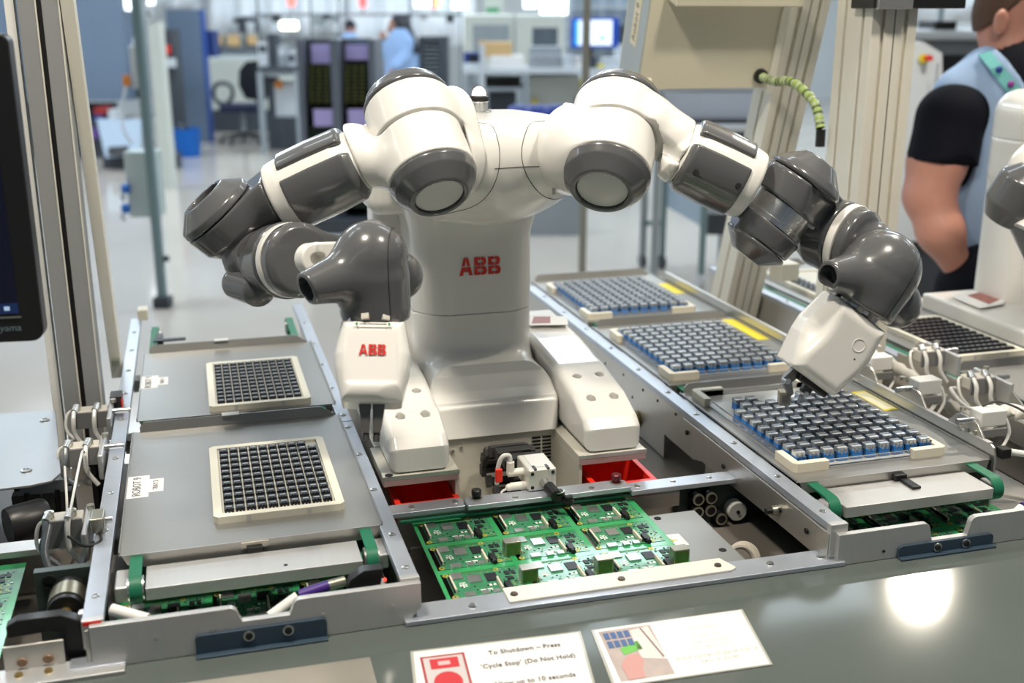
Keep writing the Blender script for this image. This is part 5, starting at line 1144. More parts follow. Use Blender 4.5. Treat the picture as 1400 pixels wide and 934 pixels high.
def make_board(t, o, w, h):
    X, Y, Z = o; z0 = Z+.0016
    bd = MB().bx(X+.0065, X+w, Y+.0015, Y+h-.001, Z+.0001, Z+.0018).build('board', PCBD, t)
    z = Z+.0018
    def part(name, m, x0, x1, y0, y1, hh): return MB().bx(X+x0*w, X+x1*w, Y+y0*h, Y+y1*h, z, z+hh).build(name, m, bd)
    part('processor_lid', TIN, .31, .47, .50, .78, .0024); part('memory_chip', CHIP, .54, .69, .50, .80, .0012)
    part('wireless_shield', TIN, .12, .26, .72, .97, .0016)
    part('display_connector', IVORY, .085, .108, .22, .80, .0050); part('display_latch', CHIP, .070, .084, .22, .80, .0040)
    part('camera_connector', IVORY, .655, .680, .08, .52, .0055); part('camera_latch', CHIP, .681, .695, .08, .52, .0040)
    part('power_port', TIN, .18, .31, -.015, .14, .0032)
    for a in (.40, .545): part('video_port', TIN, a, a+.085, -.010, .12, .0030)
    jb = part('audio_jack', BLACK, .715, .795, .05, .30, .0060)
    MB().cyl((X+.755*w, Y+.05*h, z+.003), (X+.755*w, Y-.04*h, z+.003), .0034, n=12).build('audio_jack_barrel', BLACK, bd)
    part('network_chip', CHIP, .80, .865, .66, .80, .0011); part('power_chip', CHIP, .885, .94, .66, .80, .0010); part('hub_chip', CHIP, .80, .88, .46, .58, .0012)
    part('header_strip', mat('header_pads',(.06,.22,.06),.4,.2,var=.9,scale=900), .10, .70, .925, .970, .0003)
    for a, b_ in ((.06,.93),(.72,.93),(.06,.08),(.83,.10)):
        MB().lathe((X+a*w, Y+b_*h, z-.0002), ZA, [(.0016,0),(.0044,0),(.0042,.0005),(.0016,.0005)], 14).build('mounting_ring', GOLD, bd)
    lg = MB(); lx, ly = X+.225*w, Y+.47*h
    for k in range(6):
        a = math.pi/6+k*math.pi/3
        lg.cyl((lx+.0042*math.cos(a), ly+.0042*math.sin(a), z), (lx+.0042*math.cos(a), ly+.0042*math.sin(a), z+.0002), .0017, n=8)
    lg.cyl((lx,ly,z),(lx,ly,z+.0002),.0018,n=8)
    for s_ in (-1,1): lg.bx(lx+s_*.0024-.0016, lx+s_*.0024+.0016, ly+.0064, ly+.0082, z, z+.0002)
    lg.build('silkscreen_emblem', SILK, bd, smooth=0)
    tx = MB()
    for k in range(2): tx.bx(X+(.54+k*.055)*w, X+(.575+k*.055)*w, Y+.33*h, Y+.40*h, z, z+.0002)
    tx.bx(X+.40*w, X+.56*w, Y+.20*h, Y+.235*h, z, z+.0002); tx.bx(X+.50*w, X+.64*w, Y+.145*h, Y+.165*h, z, z+.0002)
    tx.build('silkscreen_marks', SILK, bd, smooth=0)
    rg_ = random.Random(9); gs = MB()
    for k in range(34):
        a, b_ = rg_.uniform(.84,.985) if k < 22 else rg_.uniform(.1,.8), rg_.uniform(.05,.62) if k < 22 else rg_.uniform(.84,.92)
        gs.bx(X+a*w, X+a*w+rg_.uniform(.0010,.0022), Y+b_*h, Y+b_*h+rg_.uniform(.0008,.0016), z, z+.0003)
    tag(gs.build('gold_pads', GOLD, bd, smooth=0), kind='stuff')
    rn = random.Random(4); sm = MB(); sd = MB()
    for k in range(70):
        a, b_ = rn.uniform(.10,.97), rn.uniform(.06,.9)
        if .28 < a < .72 and .44 < b_ < .84: continue
        if a < .30 and b_ > .40: continue
        (sm if k % 3 else sd).bx(X+a*w, X+a*w+rn.uniform(.001,.0032), Y+b_*h, Y+b_*h+rn.uniform(.0008,.0020), z, z+rn.uniform(.0005,.0012))
    tag(sm.build('small_components', CHIP, bd, smooth=0), kind='stuff'); tag(sd.build('small_contacts', TIN, bd, smooth=0), kind='stuff')
    return bd
pan = make_panel('green circuit board panel of nine boards lying in front of the robot', (.4405, 1.363, .8865))
def panel_copy(label, loc):
    c = copy_tree(pan); c.location = loc; c['label'] = label; return c
panel_copy('green circuit board panel cut off by the left edge of the photo', (-.428, 1.375, .8865))
panel_copy('green circuit board panel in shadow under the left conveyor', (.036, 1.345, .8700))
panel_copy('green circuit board panel under the front of the right conveyor', (.985, 1.325, .8700))
def edge_ports(o, spots):
    for k, (x, y) in enumerate(spots):
        q = MB().bx(x-.0115, x+.0115, y-.008, y+.008, .8885, .9090).build('network_port', BRASSY, o, .0006)
        m = MB().bx(x-.0095, x+.0095, y-.0083, y-.0079, .890, .9070); m.build('port_opening', mat('port_green', (.10,.19,.05), .4, .3, var=.4, scale=90), q)
edge_ports(pan, [(.3835,1.348),(.3835,1.268),(.4875,1.266),(.5965,1.264)])
# support plate, clamps and rails around the panel
sup = thing('support_plate', 'bare metal support plate under the right end of the board panel', 'plate', (.60,1.31,.828))
MB().bx(.42,.690,1.205,1.418,.8790,.8840).build('plate_sheet', TRAYM, sup, .001)
for x in (.45,.66):
    for y in (1.24,1.39): MB().cyl((x,y,.828),(x,y,.879),.006,n=10).build('standoff', SILVER, sup)
for x, y in ((.672,1.285),(.625,1.405)): MB().cyl((x,y,.8835),(x,y,.8846),.0055,n=12).build('hole', DARKSLOT, sup)
sk_ = MB().prism([(.597,1.352,.8841),(.634,1.349,.8841),(.634,1.312,.8841),(.597,1.315,.8841)], (0,0,.0003)).build('emblem_sticker', PAPER, sup)
em = MB(); 
for k in range(6):
    a = k*math.pi/3; em.cyl((.612+.0048*math.cos(a),1.331+.0048*math.sin(a),.8844),(.612+.0048*math.cos(a),1.331+.0048*math.sin(a),.8847),.0024,n=8)
em.bx(.602,.624,1.3300,1.3318,.8844,.8848); em.bx(.6112,.6128,1.322,1.341,.8844,.8848)
em.build('emblem_mark', GOLD, sup, smooth=0)
wp = MB().prism([(.338,1.196,.900),(.640,1.196,.900),(.650,1.202,.900),(.640,1.232,.900),(.405,1.232,.900),(.338,1.232,.900)], (0,0,.003)).build('white_clamp_plate', mat('white_plate',(.78,.74,.66),.35,var=.02), None, .001)
tag(wp, 'white clamp strip screwed along the front edge of the board panel', 'plate')
for x in (.348,.492,.628): MB().lathe((x,1.212,.9029), ZA, [(0,0),(.0052,0),(.0046,.0020),(0,.0022)], 12).build('screw', mat('dark_screw',(.16,.13,.10),.35,.8), wp)
br = thing('board_rail', 'steel board rail along the back of the circuit board panel', 'rail', (.5,1.50,.828))
for x0, x1, y0, y1, z in ((.236,.350,1.476,1.508,.908),(.350,.605,1.463,1.495,.913),(.605,.785,1.458,1.490,.908)):
    MB().prism([(x0,y0,z-.008),(x1,y0,z-.008),(x1,y1-.006,z-.008),(x1-.006,y1,z-.008),(x0+.006,y1,z-.008),(x0,y1-.006,z-.008)], (0,0,.008)).build('rail_bar', RAILM, br, .0012)
MB().bx(.25,.785,1.4660,1.471,.8960,.8990).build('belt', BELT, br)
MB().bx(.25,.785,1.490,1.498,.840,.899).build('rail_web', STEEL, br, .001)
for x in (.28,.45,.60,.74): MB().bx(x-.012,x+.012,1.486,1.510,.828,.845).build('rail_foot', STEEL, br, .001)
for x, y, z in ((.272,1.492,.908),(.338,1.494,.908),(.425,1.474,.913),(.620,1.474,.908),(.680,1.476,.908),(.740,1.474,.908),(.545,1.473,.913)): MB().lathe((x,y,z), ZA, [(0,0),(.0048,0),(.0042,.0015),(0,.0020)], 12).build('screw', SILVER, br)
REDB = mat('red_bolt', (.13,.02,.025), .35, .4)
for x, y, m in ((.368,1.484,BLACK),(.588,1.482,REDB)):
    bo = MB().lathe((x,y,.913), ZA, [(0,0),(.0068,0),(.0068,.003),(.0048,.0035),(.0048,.006),(.0072,.0065),(.0076,.014),(.0060,.0155),(0,.0155)], 14).build('thumb_bolt', m, br)
    MB().lathe((x,y,.913), ZA, [(.0070,0),(.0092,0),(.0092,.0022),(.0070,.0022)], 16).build('washer', BRASSY, bo)
# pulley plate at the right of the rail
pp = thing('pulley_plate', 'dark plate with ringed rollers and a pale disc below the right conveyor', 'pulley', (.77,1.47,.828))
MB().bx(.690,1.06,1.478,1.486,.828,.893).build('back_plate', mat('dark_green_paint',(.045,.065,.058),.4,.2), pp)
for x, z in ((.716,.880),(.738,.880),(.716,.859),(.738,.859),(.757,.842)):
    ro = MB().lathe((x,1.478,z), (0,-1,0), [(0,0),(.0085,0),(.0085,.020),(0,.020)], 18).build('roller', BLACK, pp)
    MB().lathe((x,1.459,z), (0,-1,0), [(.0068,0),(.0095,0),(.0095,.003),(.0068,.003)], 20).build('roller_ring', BRASSY, ro)
di = MB().lathe((.786,1.478,.850), (0,-1,0), [(0,0),(.0155,0),(.0155,.018),(.0150,.019),(0,.019)], 30).build('pale_pulley', PLATE, pp)
MB().cyl((.786,1.459,.850),(.786,1.4575,.850),.003,n=8).build('bolt', BLACK, di)
MB().bx(.600,.690,1.470,1.478,.868,.892).build('end_block', STEEL, pp, .001)
coil = MB()
for k in range(3):
    coil.tube([(.688+k*.004,1.285+.004*k,.850)]+[(.700+k*.004+.022*math.sin(a), 1.283+.003*k+.010*math.cos(a), .862+.020*math.cos(a)) for a in np.linspace(-1.4,2.2,7)]+[(.722,1.26+.004*k,.832)], .0042, 8, 3)
tag(coil.build('hose_loop', mat('beige_hose',(.45,.41,.35),.5), None), 'beige hose loop beside the metal support plate', 'hose', kind='stuff')

# ================================================================== plinth, bins
pl = thing('robot_plinth', 'pale painted steel plinth carrying the robot above the red bins', 'plinth', (CX,1.8,.828))
MB().bx(.243,.652,1.650,1.99,.828,.9455).build('plinth_body', PLINTHM, pl, .002)
for x0, x1 in ((.236,.352),(.543,.655)):
    MB().bx(x0,x1,1.526,1.65,.930,.9455).build('plinth_arm', PLINTHM, pl, .002)
    MB().bx(x0-.0005,x1+.0005,1.5245,1.5265,.939,.946).build('trim_strip', STEEL, pl, .0006)
    MB().bx((x0 if x0 > .4 else x1-.006),(x0+.006 if x0 > .4 else x1),1.528,1.65,.828,.931).build('plinth_side', PLINTHM, pl)
    MB().bx(x0+.001,x1-.001,1.5248,1.526,.930,.939).build('front_sheet', mat('red_bounce',(.42,.28,.27),.4,.3), pl)  # pink tint paints the red bins' reflection on the arm front
for i in range(2):
    for j in range(9): MB().bx(.504+i*.018,.519+i*.018,1.6492,1.6501,.882+j*.0062,.8855+j*.0062).build('vent_slot', DARKSLOT, pl)
for j in range(4): MB().bx(.357,.362,1.6492,1.6501,.914+j*.004,.916+j*.004).build('vent_slot', DARKSLOT, pl)
for x, z in ((.370,.925),(.384,.930)): MB().cyl((x,1.650,z),(x,1.6475,z),.0028,n=10).build('screw', SILVER, pl)
MB().cyl((.641,1.56,.9455),(.641,1.56,.9466),.006,n=12).build('hole_plug', DARKSLOT, pl); MB().cyl((.246,1.53,.9455),(.246,1.53,.9466),.006,n=12).build('hole_plug', DARKSLOT, pl)
MB().bx(.352,.543,1.52,1.65,.828,.835).build('floor_pan', PLINTHM, pl)
def bin_(x0, x1, y0, y1, label):
    t = thing('parts_bin', label, 'bin', ((x0+x1)/2,(y0+y1)/2,.828), 'red parts bins')
    zt, zb, w, tp = .904, .8295, .009, .012
    o = [(x0,y0),(x1,y0),(x1,y1),(x0,y1)]; i_ = [(x0+w,y0+w),(x1-w,y0+w),(x1-w,y1-w),(x0+w,y1-w)]
    ob = [(x0+tp,y0+tp),(x1-tp,y0+tp),(x1-tp,y1-tp),(x0+tp,y1-tp)]; ib = [(x0+tp+w*.5,y0+tp+w*.5),(x1-tp-w*.5,y0+tp+w*.5),(x1-tp-w*.5,y1-tp-w*.5),(x0+tp+w*.5,y1-tp-w*.5)]
    vs = [(x,y,zb) for x,y in ob]+[(x,y,zt) for x,y in o]+[(x,y,zt) for x,y in i_]+[(x,y,zb+.003) for x,y in ib]
    fs = [(3,2,1,0),(12,13,14,15)]
    for a in range(4):
        c = (a+1) % 4; fs += [(a,c,c+4,a+4),(a+4,c+4,c+8,a+8),(a+8,c+8,c+12,a+12)]
    MB().add(vs, fs).build('bin_body', REDBIN, t, .0012)
    MB().bx(x0+.02,x1-.02,y1-.006,y1-.002,zt-.001,zt+.004).build('grip_edge', REDBIN, t, .001)
bin_(.558,.664,1.497,1.600,'red plastic parts bin in front of the right plinth arm')
bin_(.252,.3505,1.510,1.606,'red plastic parts bin in front of the left plinth arm')

# ---- cable chain and the little air cylinder
ch = thing('cable_chain', 'black segmented cable chain looping between the two base fenders', 'cable chain', (.43,1.55,.835))
path = [(1.545,.934),(1.566,.939),(1.588,.941),(1.608,.936),(1.623,.923),(1.630,.905),(1.629,.885),(1.619,.868),(1.602,.857),(1.582,.852),(1.560,.849),(1.538,.847),(1.516,.846)]
for k in range(len(path)-1):
    (ya, za), (yb, zb) = path[k], path[k+1]
    d = nrm((0, yb-ya, zb-za)); n_ = np.cross(XA, d); c = np.array([.440,(ya+yb)/2,(za+zb)/2]); Ls = math.hypot(yb-ya, zb-za)
    sh = .085*max(0, 1.640-(ya+yb)/2)/.13*(1 if zb < .87 else .35)
    c[0] += sh
    lk = MB()
    for s_ in (-1,1): lk.box(c+XA*s_*.027, (.008, Ls*.92, .017), [XA,d,n_])
    lk.box(c+n_*.0072, (.054, Ls*.70, .004), [XA,d,n_]); lk.box(c-n_*.006, (.054, Ls*.40, .004), [XA,d,n_])
    tag(lk.build('link', RUBBER, ch, .0012), kind=None)
_n0 = len(bpy.data.objects)
ac = thing('air_cylinder', 'small pale air cylinder with a black rod fork behind the board rail', 'cylinder', (.455,1.535,.835))
MB().bx(.432,.476,1.515,1.580,.917,.951).build('cylinder_body', mat('cylinder_body',(.66,.64,.59),.4,.3), ac, .0025)
MB().bx(.441,.467,1.525,1.575,.951,.9518).build('label_plate', PLATE, ac)
for x in (.438,.470):
    for z in (.923,.945): MB().cyl((x,1.5152,z),(x,1.5142,z),.0028,n=10).build('bolt_hole', BLACK, ac)
for x in (.443,.463): MB().bx(x-.002,x+.002,1.515,1.530,.951,.9525).build('slot_mark', BLACK, ac)
MB().cyl((.456,1.515,.932),(.458,1.496,.930),.0065,n=14).build('rod_nut', SILVER, ac); MB().cyl((.458,1.498,.930),(.462,1.474,.925),.0085,n=14).build('rod_end', BLACK, ac)
fk = MB().lathe((.468,1.482,.9135), ZA, [(0,0),(.010,0),(.010,.010),(.007,.011),(.0075,.016),(0,.017)], 14).build('rod_fork', BLACK, ac)
MB().lathe((.480,1.470,.9135), ZA, [(0,0),(.0085,0),(.0085,.003),(.006,.003),(.0062,.010),(0,.012)], 14).build('fork_bolt', BLACK, ac)
MB().lathe((.468,1.482,.9270), ZA, [(.0078,0),(.0098,0),(.0098,.002),(.0078,.002)], 14).build('washer', BRASSY, ac)
MB().bx(.437,.471,1.542,1.575,.839,.917).build('cylinder_stand', SILVER, ac, .001)
WF_ = mat('white_fitting', (.76,.73,.66), .4, var=.03)
for (x,y,z) in ((.420,1.545,.938),(.420,1.530,.922)):
    MB().cyl((x-.012,y,z),(.433,y,z),.0062,n=12).build('fitting', WF_, ac)
MB().cyl((.412,1.545,.936),(.412,1.545,.956),.0062,n=12).build('fitting', WF_, ac); MB().ball((.405,1.528,.922),.0058).build('fitting', WF_, ac); MB().ball((.404,1.515,.905),.0062).build('fitting', WF_, ac)
MB().tube([(.412,1.545,.956),(.410,1.545,.966),(.400,1.545,.966),(.394,1.548,.950),(.392,1.55,.92)], .0036).build('air_tube', WTUBE, ac)
MB().bx(.385,.396,1.530,1.536,.930,.952).build('red_tag', REDBIN, ac, .002)
MB().tube([(.404,1.528,.922),(.392,1.525,.915),(.404,1.515,.905)], .0018).build('thin_tube', WTUBE, ac)
for _c in ac.children: _c.location = Vector(_c.location)+Vector((.017, -.030, -.003))
cd_ = MB().prism([(.566,1.875,1.0610),(.636,1.860,1.0610),(.652,1.915,1.0610),(.590,1.945,1.0610)], (0,0,.0008)).build('photo_card', PAPER, None)
tag(cd_, 'small white photo card resting on the back of the right fender', 'card')
MB().prism([(.574,1.885,1.0619),(.608,1.878,1.0619),(.622,1.922,1.0619),(.592,1.930,1.0619)], (0,0,.0003)).build('photo_print', mat('card_print',(.33,.12,.10),.5,var=.4,scale=70), cd_)
pv = MB().lathe(P(752,405,1.86), ZA, [(0,0),(.01,0),(.01,.01),(0,.01)], 8)

# ================================================================== clamps with air fittings along the conveyors
def clamp(x, y, z, sgn, label, group, w=.056, hgt=.022, lean=0.0, cover=None, tubes=0):
    """a pneumatic stop: block, two elbow fittings, tubes and the pin that reaches into the conveyor (towards +x when sgn=1)"""
    t = thing('pneumatic_stop', label, 'stop', (x, y, z-.012), group)
    MB().box((x, y, z+(0 if cover is None else .006)), (w, .030, hgt), [[1,0,0],[0,1,0],[0,0,1]]).build('valve_block', CAST if cover is None else mat('white_cover',(.80,.79,.76),.4,var=.02), t, .0025)
    MB().box((x, y-.0165, z-.004-(0 if cover is None else .012)), (w*.98,.004,hgt*(1.3 if cover is None else .5))).build('block_base', mat('block_grey',(.26,.26,.26),.5,.3), t, .001)  # dark grey base plate across the block's front
    for k, f in enumerate((-.36,.22) if cover is None else ()):
        cx = x+f*w*(-1 if sgn < 0 else 1)
        fi = MB().cyl((cx, y-.004, z+hgt*.5), (cx, y-.004, z+hgt*.5+.009), .0062, n=12).build('fitting', BRASSY, t)
        MB().cyl((cx, y-.004, z+hgt*.5+.007), (cx-.004, y-.018, z+hgt*.5+.002), .0052, n=12).build('fitting_collar', SILVER, fi)
        s = np.array([cx-.004, y-.018, z+hgt*.5+.002])
        MB().tube([s, s+[-.001,-.012,-.014], s+[.000-.006*(1-k)*tubes,-.014,-.036], s+[.014,-.018,-.058]], .0038).build('air_tube', GTUBE if tubes and k == 0 else WTUBE, t)
    e = x-sgn*w*.45
    MB().tube([(e,y+.012,z+.006),(e-sgn*.012,y+.004,z+.002),(e-sgn*.014,y-.010,z-.022),(e+sgn*.006,y-.02,z-.045)], .0026).build('air_tube', WTUBE, t)
    pe = x+sgn*w*.5
    if cover is None:
        MB().bx(min(pe,pe+sgn*.008),max(pe,pe+sgn*.008),y-.055,y+.045,z-.030,z+.010).build('mounting_plate', ALU, t, .003)
    MB().cyl((pe,y-.004,z+.004),(pe+sgn*.036,y-.004,z+.004),.0048,n=12).build('stop_pin', SILVER, t)
    MB().lathe((pe+sgn*.008,y+.02,z+.012), ZA, [(0,0),(.005,0),(.005,.006),(0,.006)], 10).build('adjuster', BRASSY, t)
    return t
gL = 'pneumatic stops along the left conveyor'
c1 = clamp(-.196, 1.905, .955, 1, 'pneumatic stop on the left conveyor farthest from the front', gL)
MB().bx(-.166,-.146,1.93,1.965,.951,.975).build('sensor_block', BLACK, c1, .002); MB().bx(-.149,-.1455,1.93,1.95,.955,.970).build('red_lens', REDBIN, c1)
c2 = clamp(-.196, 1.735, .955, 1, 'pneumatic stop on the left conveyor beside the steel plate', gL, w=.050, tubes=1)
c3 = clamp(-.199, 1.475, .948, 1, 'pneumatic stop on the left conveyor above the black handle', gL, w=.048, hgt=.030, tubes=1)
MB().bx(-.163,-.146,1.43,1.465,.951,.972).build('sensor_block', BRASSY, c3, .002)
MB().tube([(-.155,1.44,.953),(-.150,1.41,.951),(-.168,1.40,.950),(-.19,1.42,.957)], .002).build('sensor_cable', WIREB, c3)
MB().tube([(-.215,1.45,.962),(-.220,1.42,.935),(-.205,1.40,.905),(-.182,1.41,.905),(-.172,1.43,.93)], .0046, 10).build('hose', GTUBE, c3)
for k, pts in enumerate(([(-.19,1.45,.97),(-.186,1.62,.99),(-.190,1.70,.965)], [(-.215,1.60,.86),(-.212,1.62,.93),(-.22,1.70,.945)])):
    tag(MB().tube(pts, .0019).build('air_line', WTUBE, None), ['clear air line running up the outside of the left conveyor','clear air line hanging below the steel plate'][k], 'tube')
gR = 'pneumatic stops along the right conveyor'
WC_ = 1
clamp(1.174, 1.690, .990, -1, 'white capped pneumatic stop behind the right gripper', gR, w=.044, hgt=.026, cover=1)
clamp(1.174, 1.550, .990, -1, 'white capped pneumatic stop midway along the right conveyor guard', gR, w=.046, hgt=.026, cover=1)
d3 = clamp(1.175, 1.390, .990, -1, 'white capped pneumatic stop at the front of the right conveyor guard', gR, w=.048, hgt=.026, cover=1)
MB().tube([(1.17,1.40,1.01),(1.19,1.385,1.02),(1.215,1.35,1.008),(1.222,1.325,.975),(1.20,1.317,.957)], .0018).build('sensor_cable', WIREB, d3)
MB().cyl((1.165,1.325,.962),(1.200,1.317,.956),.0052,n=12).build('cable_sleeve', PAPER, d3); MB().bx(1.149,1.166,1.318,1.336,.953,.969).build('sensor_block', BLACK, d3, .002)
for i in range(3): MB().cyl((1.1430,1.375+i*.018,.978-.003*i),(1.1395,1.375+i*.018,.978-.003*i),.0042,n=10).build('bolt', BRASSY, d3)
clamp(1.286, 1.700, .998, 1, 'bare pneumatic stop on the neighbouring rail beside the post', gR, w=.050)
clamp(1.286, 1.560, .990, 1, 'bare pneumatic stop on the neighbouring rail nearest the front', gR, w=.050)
def sheath(pts, r, name, label, m, cat='hose'):
    pts = [np.asarray(p, float) for p in pts]; q = [2*pts[0]-pts[1]]+pts+[2*pts[-1]-pts[-2]]; out = []
    for i in range(1, len(q)-2):
        for k in range(14):
            t = k/14; a, b_, c, d = q[i-1:i+3]; out.append(0.5*((2*b_)+(-a+c)*t+(2*a-5*b_+4*c-d)*t*t+(-a+3*b_-3*c+d)*t**3))
    rr = [r*(1+.10*(1 if (i//2) % 2 else -1)) for i in range(len(out))]
    return tag(MB().tube(out, rr, 10, 1).build(name, m, None, smooth=60), label, cat)
HOSE = mat('grey_hose', (.47,.45,.41), .5, var=.08)
sheath([(1.205,1.72,.99),(1.215,1.62,.975),(1.222,1.52,.955),(1.230,1.43,.945)], .011, 'cable_sheath', 'grey corrugated cable sheath between the right conveyor and its neighbour', HOSE)
sheath([(1.262,1.33,.965),(1.33,1.28,.955),(1.42,1.24,.95)], .0105, 'cable_sheath', 'grey corrugated cable sheath running off the right edge of the photo', HOSE)
bn = thing('hose_bundle', 'tangle of white air hoses and fittings at the front right', 'hose', (1.235,1.42,.94))
rn = random.Random(2)
for k in range(6):
    a = np.array([1.215+rn.uniform(0,.03),1.44+rn.uniform(-.02,.02),.965+rn.uniform(0,.02)]); 
    MB().tube([a, a+[.012,-.02,.012], a+[.030,-.05,.004], a+[.035+rn.uniform(0,.02),-.085,-.02]], .0058).build('hose', WTUBE, bn)
for k in range(4): MB().cyl((1.20+.016*k,1.42-.012*k,.985),(1.206+.016*k,1.405-.012*k,1.000),.0068,n=12).build('fitting', WF_, bn)
MB().bx(1.155,1.262,1.26,2.3,.86,.868).build('trough_floor', STEEL, cr); MB().bx(1.215,1.255,1.50,1.62,.868,.885).build('trough_block', BLACK, cr)
for k, (pts, lb) in enumerate((([(1.19,1.71,.998),(1.205,1.76,1.005),(1.225,1.76,1.0)],'white air tube bridging the two rails beside the post'),
                     ([(1.185,1.585,.99),(1.205,1.57,.998),(1.200,1.545,.975),(1.175,1.53,.955)],'white air tube looping beside the middle capped stop'),
                     ([(1.235,1.55,.985),(1.212,1.53,.99),(1.212,1.49,.975),(1.232,1.44,.968)],'white air tube looping from the nearest bare stop'))):
    tag(MB().tube(pts, .0036).build('air_tube', WTUBE, None), lb, 'tube')

# ---- cables at the front ends
def front_sensor(x, y, z, label):
    t = thing('cable_sensor', label, 'sensor', (x, y, z))
    MB().prism([(x-.032,y,z),(x+.010,y,z),(x+.014,y,z+.022),(x-.010,y,z+.022),(x-.026,y,z+.012)], (0,.016,0)).build('sensor_body', BLACK, t, .001)
    MB().bx(x-.030,x+.016,y-.002,y+.018,z-.010,z).build('sensor_bracket', ALU, t, .001)
    MB().cyl((x-.032,y+.008,z+.008),(x-.052,y+.006,z+.006),.0062,n=14).build('plug', BRASSY, t)
    MB().cyl((x-.052,y+.006,z+.006),(x-.088,y+.002,z+.000),.0066,n=14).build('purple_sleeve', mat('purple',(.055,.018,.21),.45), t)
    MB().cyl((x-.090,y+.002,z-.001),(x-.124,y-.008,z-.017),.0064,n=14).build('white_sleeve', PAPER, t)
    MB().tube([(x-.122,y-.007,z-.016),(x-.150,y-.012,z-.014),(x-.172,y-.012,z-.014),(x-.186,y-.016,z-.028),(x-.190,y-.02,z-.045)], .0044).build('cable', WIREB, t)
    MB().tube([(x-.215,y-.02,z-.03),(x-.190,y-.02,z-.022),(x-.172,y-.026,z-.028),(x-.164,y-.03,z-.045)], .0036).build('cable', WIREB, t)
    MB().cyl((x+.015,y-.0005,z+.008),(x+.015,y-.003,z+.008),.002,n=8).build('red_light', mat('red_led',(.5,.02,.02),.3,emit=(1,.05,.03),estr=3), t)
front_sensor(.172, 1.222, .935, 'black sensor with purple and white cable sleeves at the left conveyor end')
front_sensor(1.196, 1.215, .925, 'black sensor with purple and white sleeves at the right edge of the photo')
tag(MB().cyl((-.128,1.232,.945),(-.088,1.212,.937),.0068,n=14).build('cable_sleeve', PAPER, None), 'white cable sleeve poking out behind the left end plate', 'cable')
# ---- handle, gear and bracket at the lower left
hd = thing('clamp_handle', 'black clamp handle on a steel angle at the lower left corner', 'handle', (-.20,1.22,.893))
MB().prism([(-.240,1.225,.944),(-.228,1.225,.950),(-.182,1.225,.950),(-.162,1.225,.940),(-.160,1.225,.893),(-.180,1.225,.893),(-.182,1.225,.926),(-.196,1.225,.931),(-.240,1.225,.929)], (0,.016,0)).build('handle_grip', BLACK, hd, .002)
MB().bx(-.244,-.180,1.210,1.2135,.897,.927).build('angle_upright', STEEL, hd, .001); MB().bx(-.266,-.115,1.176,1.2135,.8932,.8975).build('angle_foot', ALU, hd, .001)
for x in (-.228,-.197): MB().lathe((x,1.197,.8975), ZA, [(0,0),(.005,0),(.004,.003),(0,.003)], 10).build('screw', mat('brass',(.55,.40,.16),.35,.9), hd)
for x in (-.225,-.198): MB().lathe((x,1.210,.906), (0,-1,0), [(0,0),(.006,0),(.005,.002),(0,.002)], 10).build('screw', mat('rusty',(.26,.17,.11),.6,.3), hd)
MB().lathe((-.252,1.193,.8975), ZA, [(0,0),(.0055,0),(.0045,.002),(0,.0024)], 12).build('screw', SILVER, hd)
MB().cyl((-.163,1.236,.940),(-.146,1.236,.941),.007,n=12).build('handle_pivot', SILVER, hd)
gr = thing('drive_coupling', 'round drive coupling of dark metal behind the black clamp handle', 'coupling', (-.185,1.335,.895))
MB().cyl((-.185,1.290,.918),(-.185,1.345,.918),.021,n=24).build('coupling_hub', BLACK, gr, .001); MB().lathe((-.185,1.300,.918), (0,1,0), [(.021,0),(.0225,0),(.0225,.030),(.021,.030)], 24).build('coupling_ring', mat('bronze',(.33,.30,.22),.35,.9), gr)
MB().cyl((-.185,1.275,.918),(-.185,1.292,.918),.007,n=12).build('shaft', mat('brass',(.55,.40,.16),.35,.9), gr)
MB().bx(-.225,-.145,1.350,1.362,.828,.945).build('bearing_plate', mat('dark_green_paint',(.045,.065,.058),.4,.2), gr)
for x in (-.208,): MB().lathe((x,1.350,.932), (0,-1,0), [(.006,0),(.009,0),(.009,.004),(.006,.004)], 16).build('bearing_ring', BLACK, gr)
mo = tag(MB().lathe((-.292,1.60,.900), (.9,.42,0), [(0,0),(.027,0),(.029,.006),(.029,.050),(.026,.056),(0,.056)], 28).build('motor', BLACK, None), 'black cylindrical motor housing behind the left circuit board panel', 'motor')
lr = thing('board_rail', 'short pale board rail behind the panel at the left edge of the photo', 'rail', (-.35,1.52,.828))
MB().bx(-.62,-.222,1.512,1.545,.892,.902).build('rail_bar', ALU, lr, .001); MB().bx(-.60,-.24,1.53,1.54,.828,.892).build('rail_web', STEEL, lr)
MB().bx(-.216,-.158,1.515,1.545,.895,.903).build('joint_plate', RAILM, lr, .001); MB().lathe((-.200,1.53,.903), ZA, [(0,0),(.0055,0),(.0045,.0022),(0,.0026)], 12).build('screw', SILVER, lr)

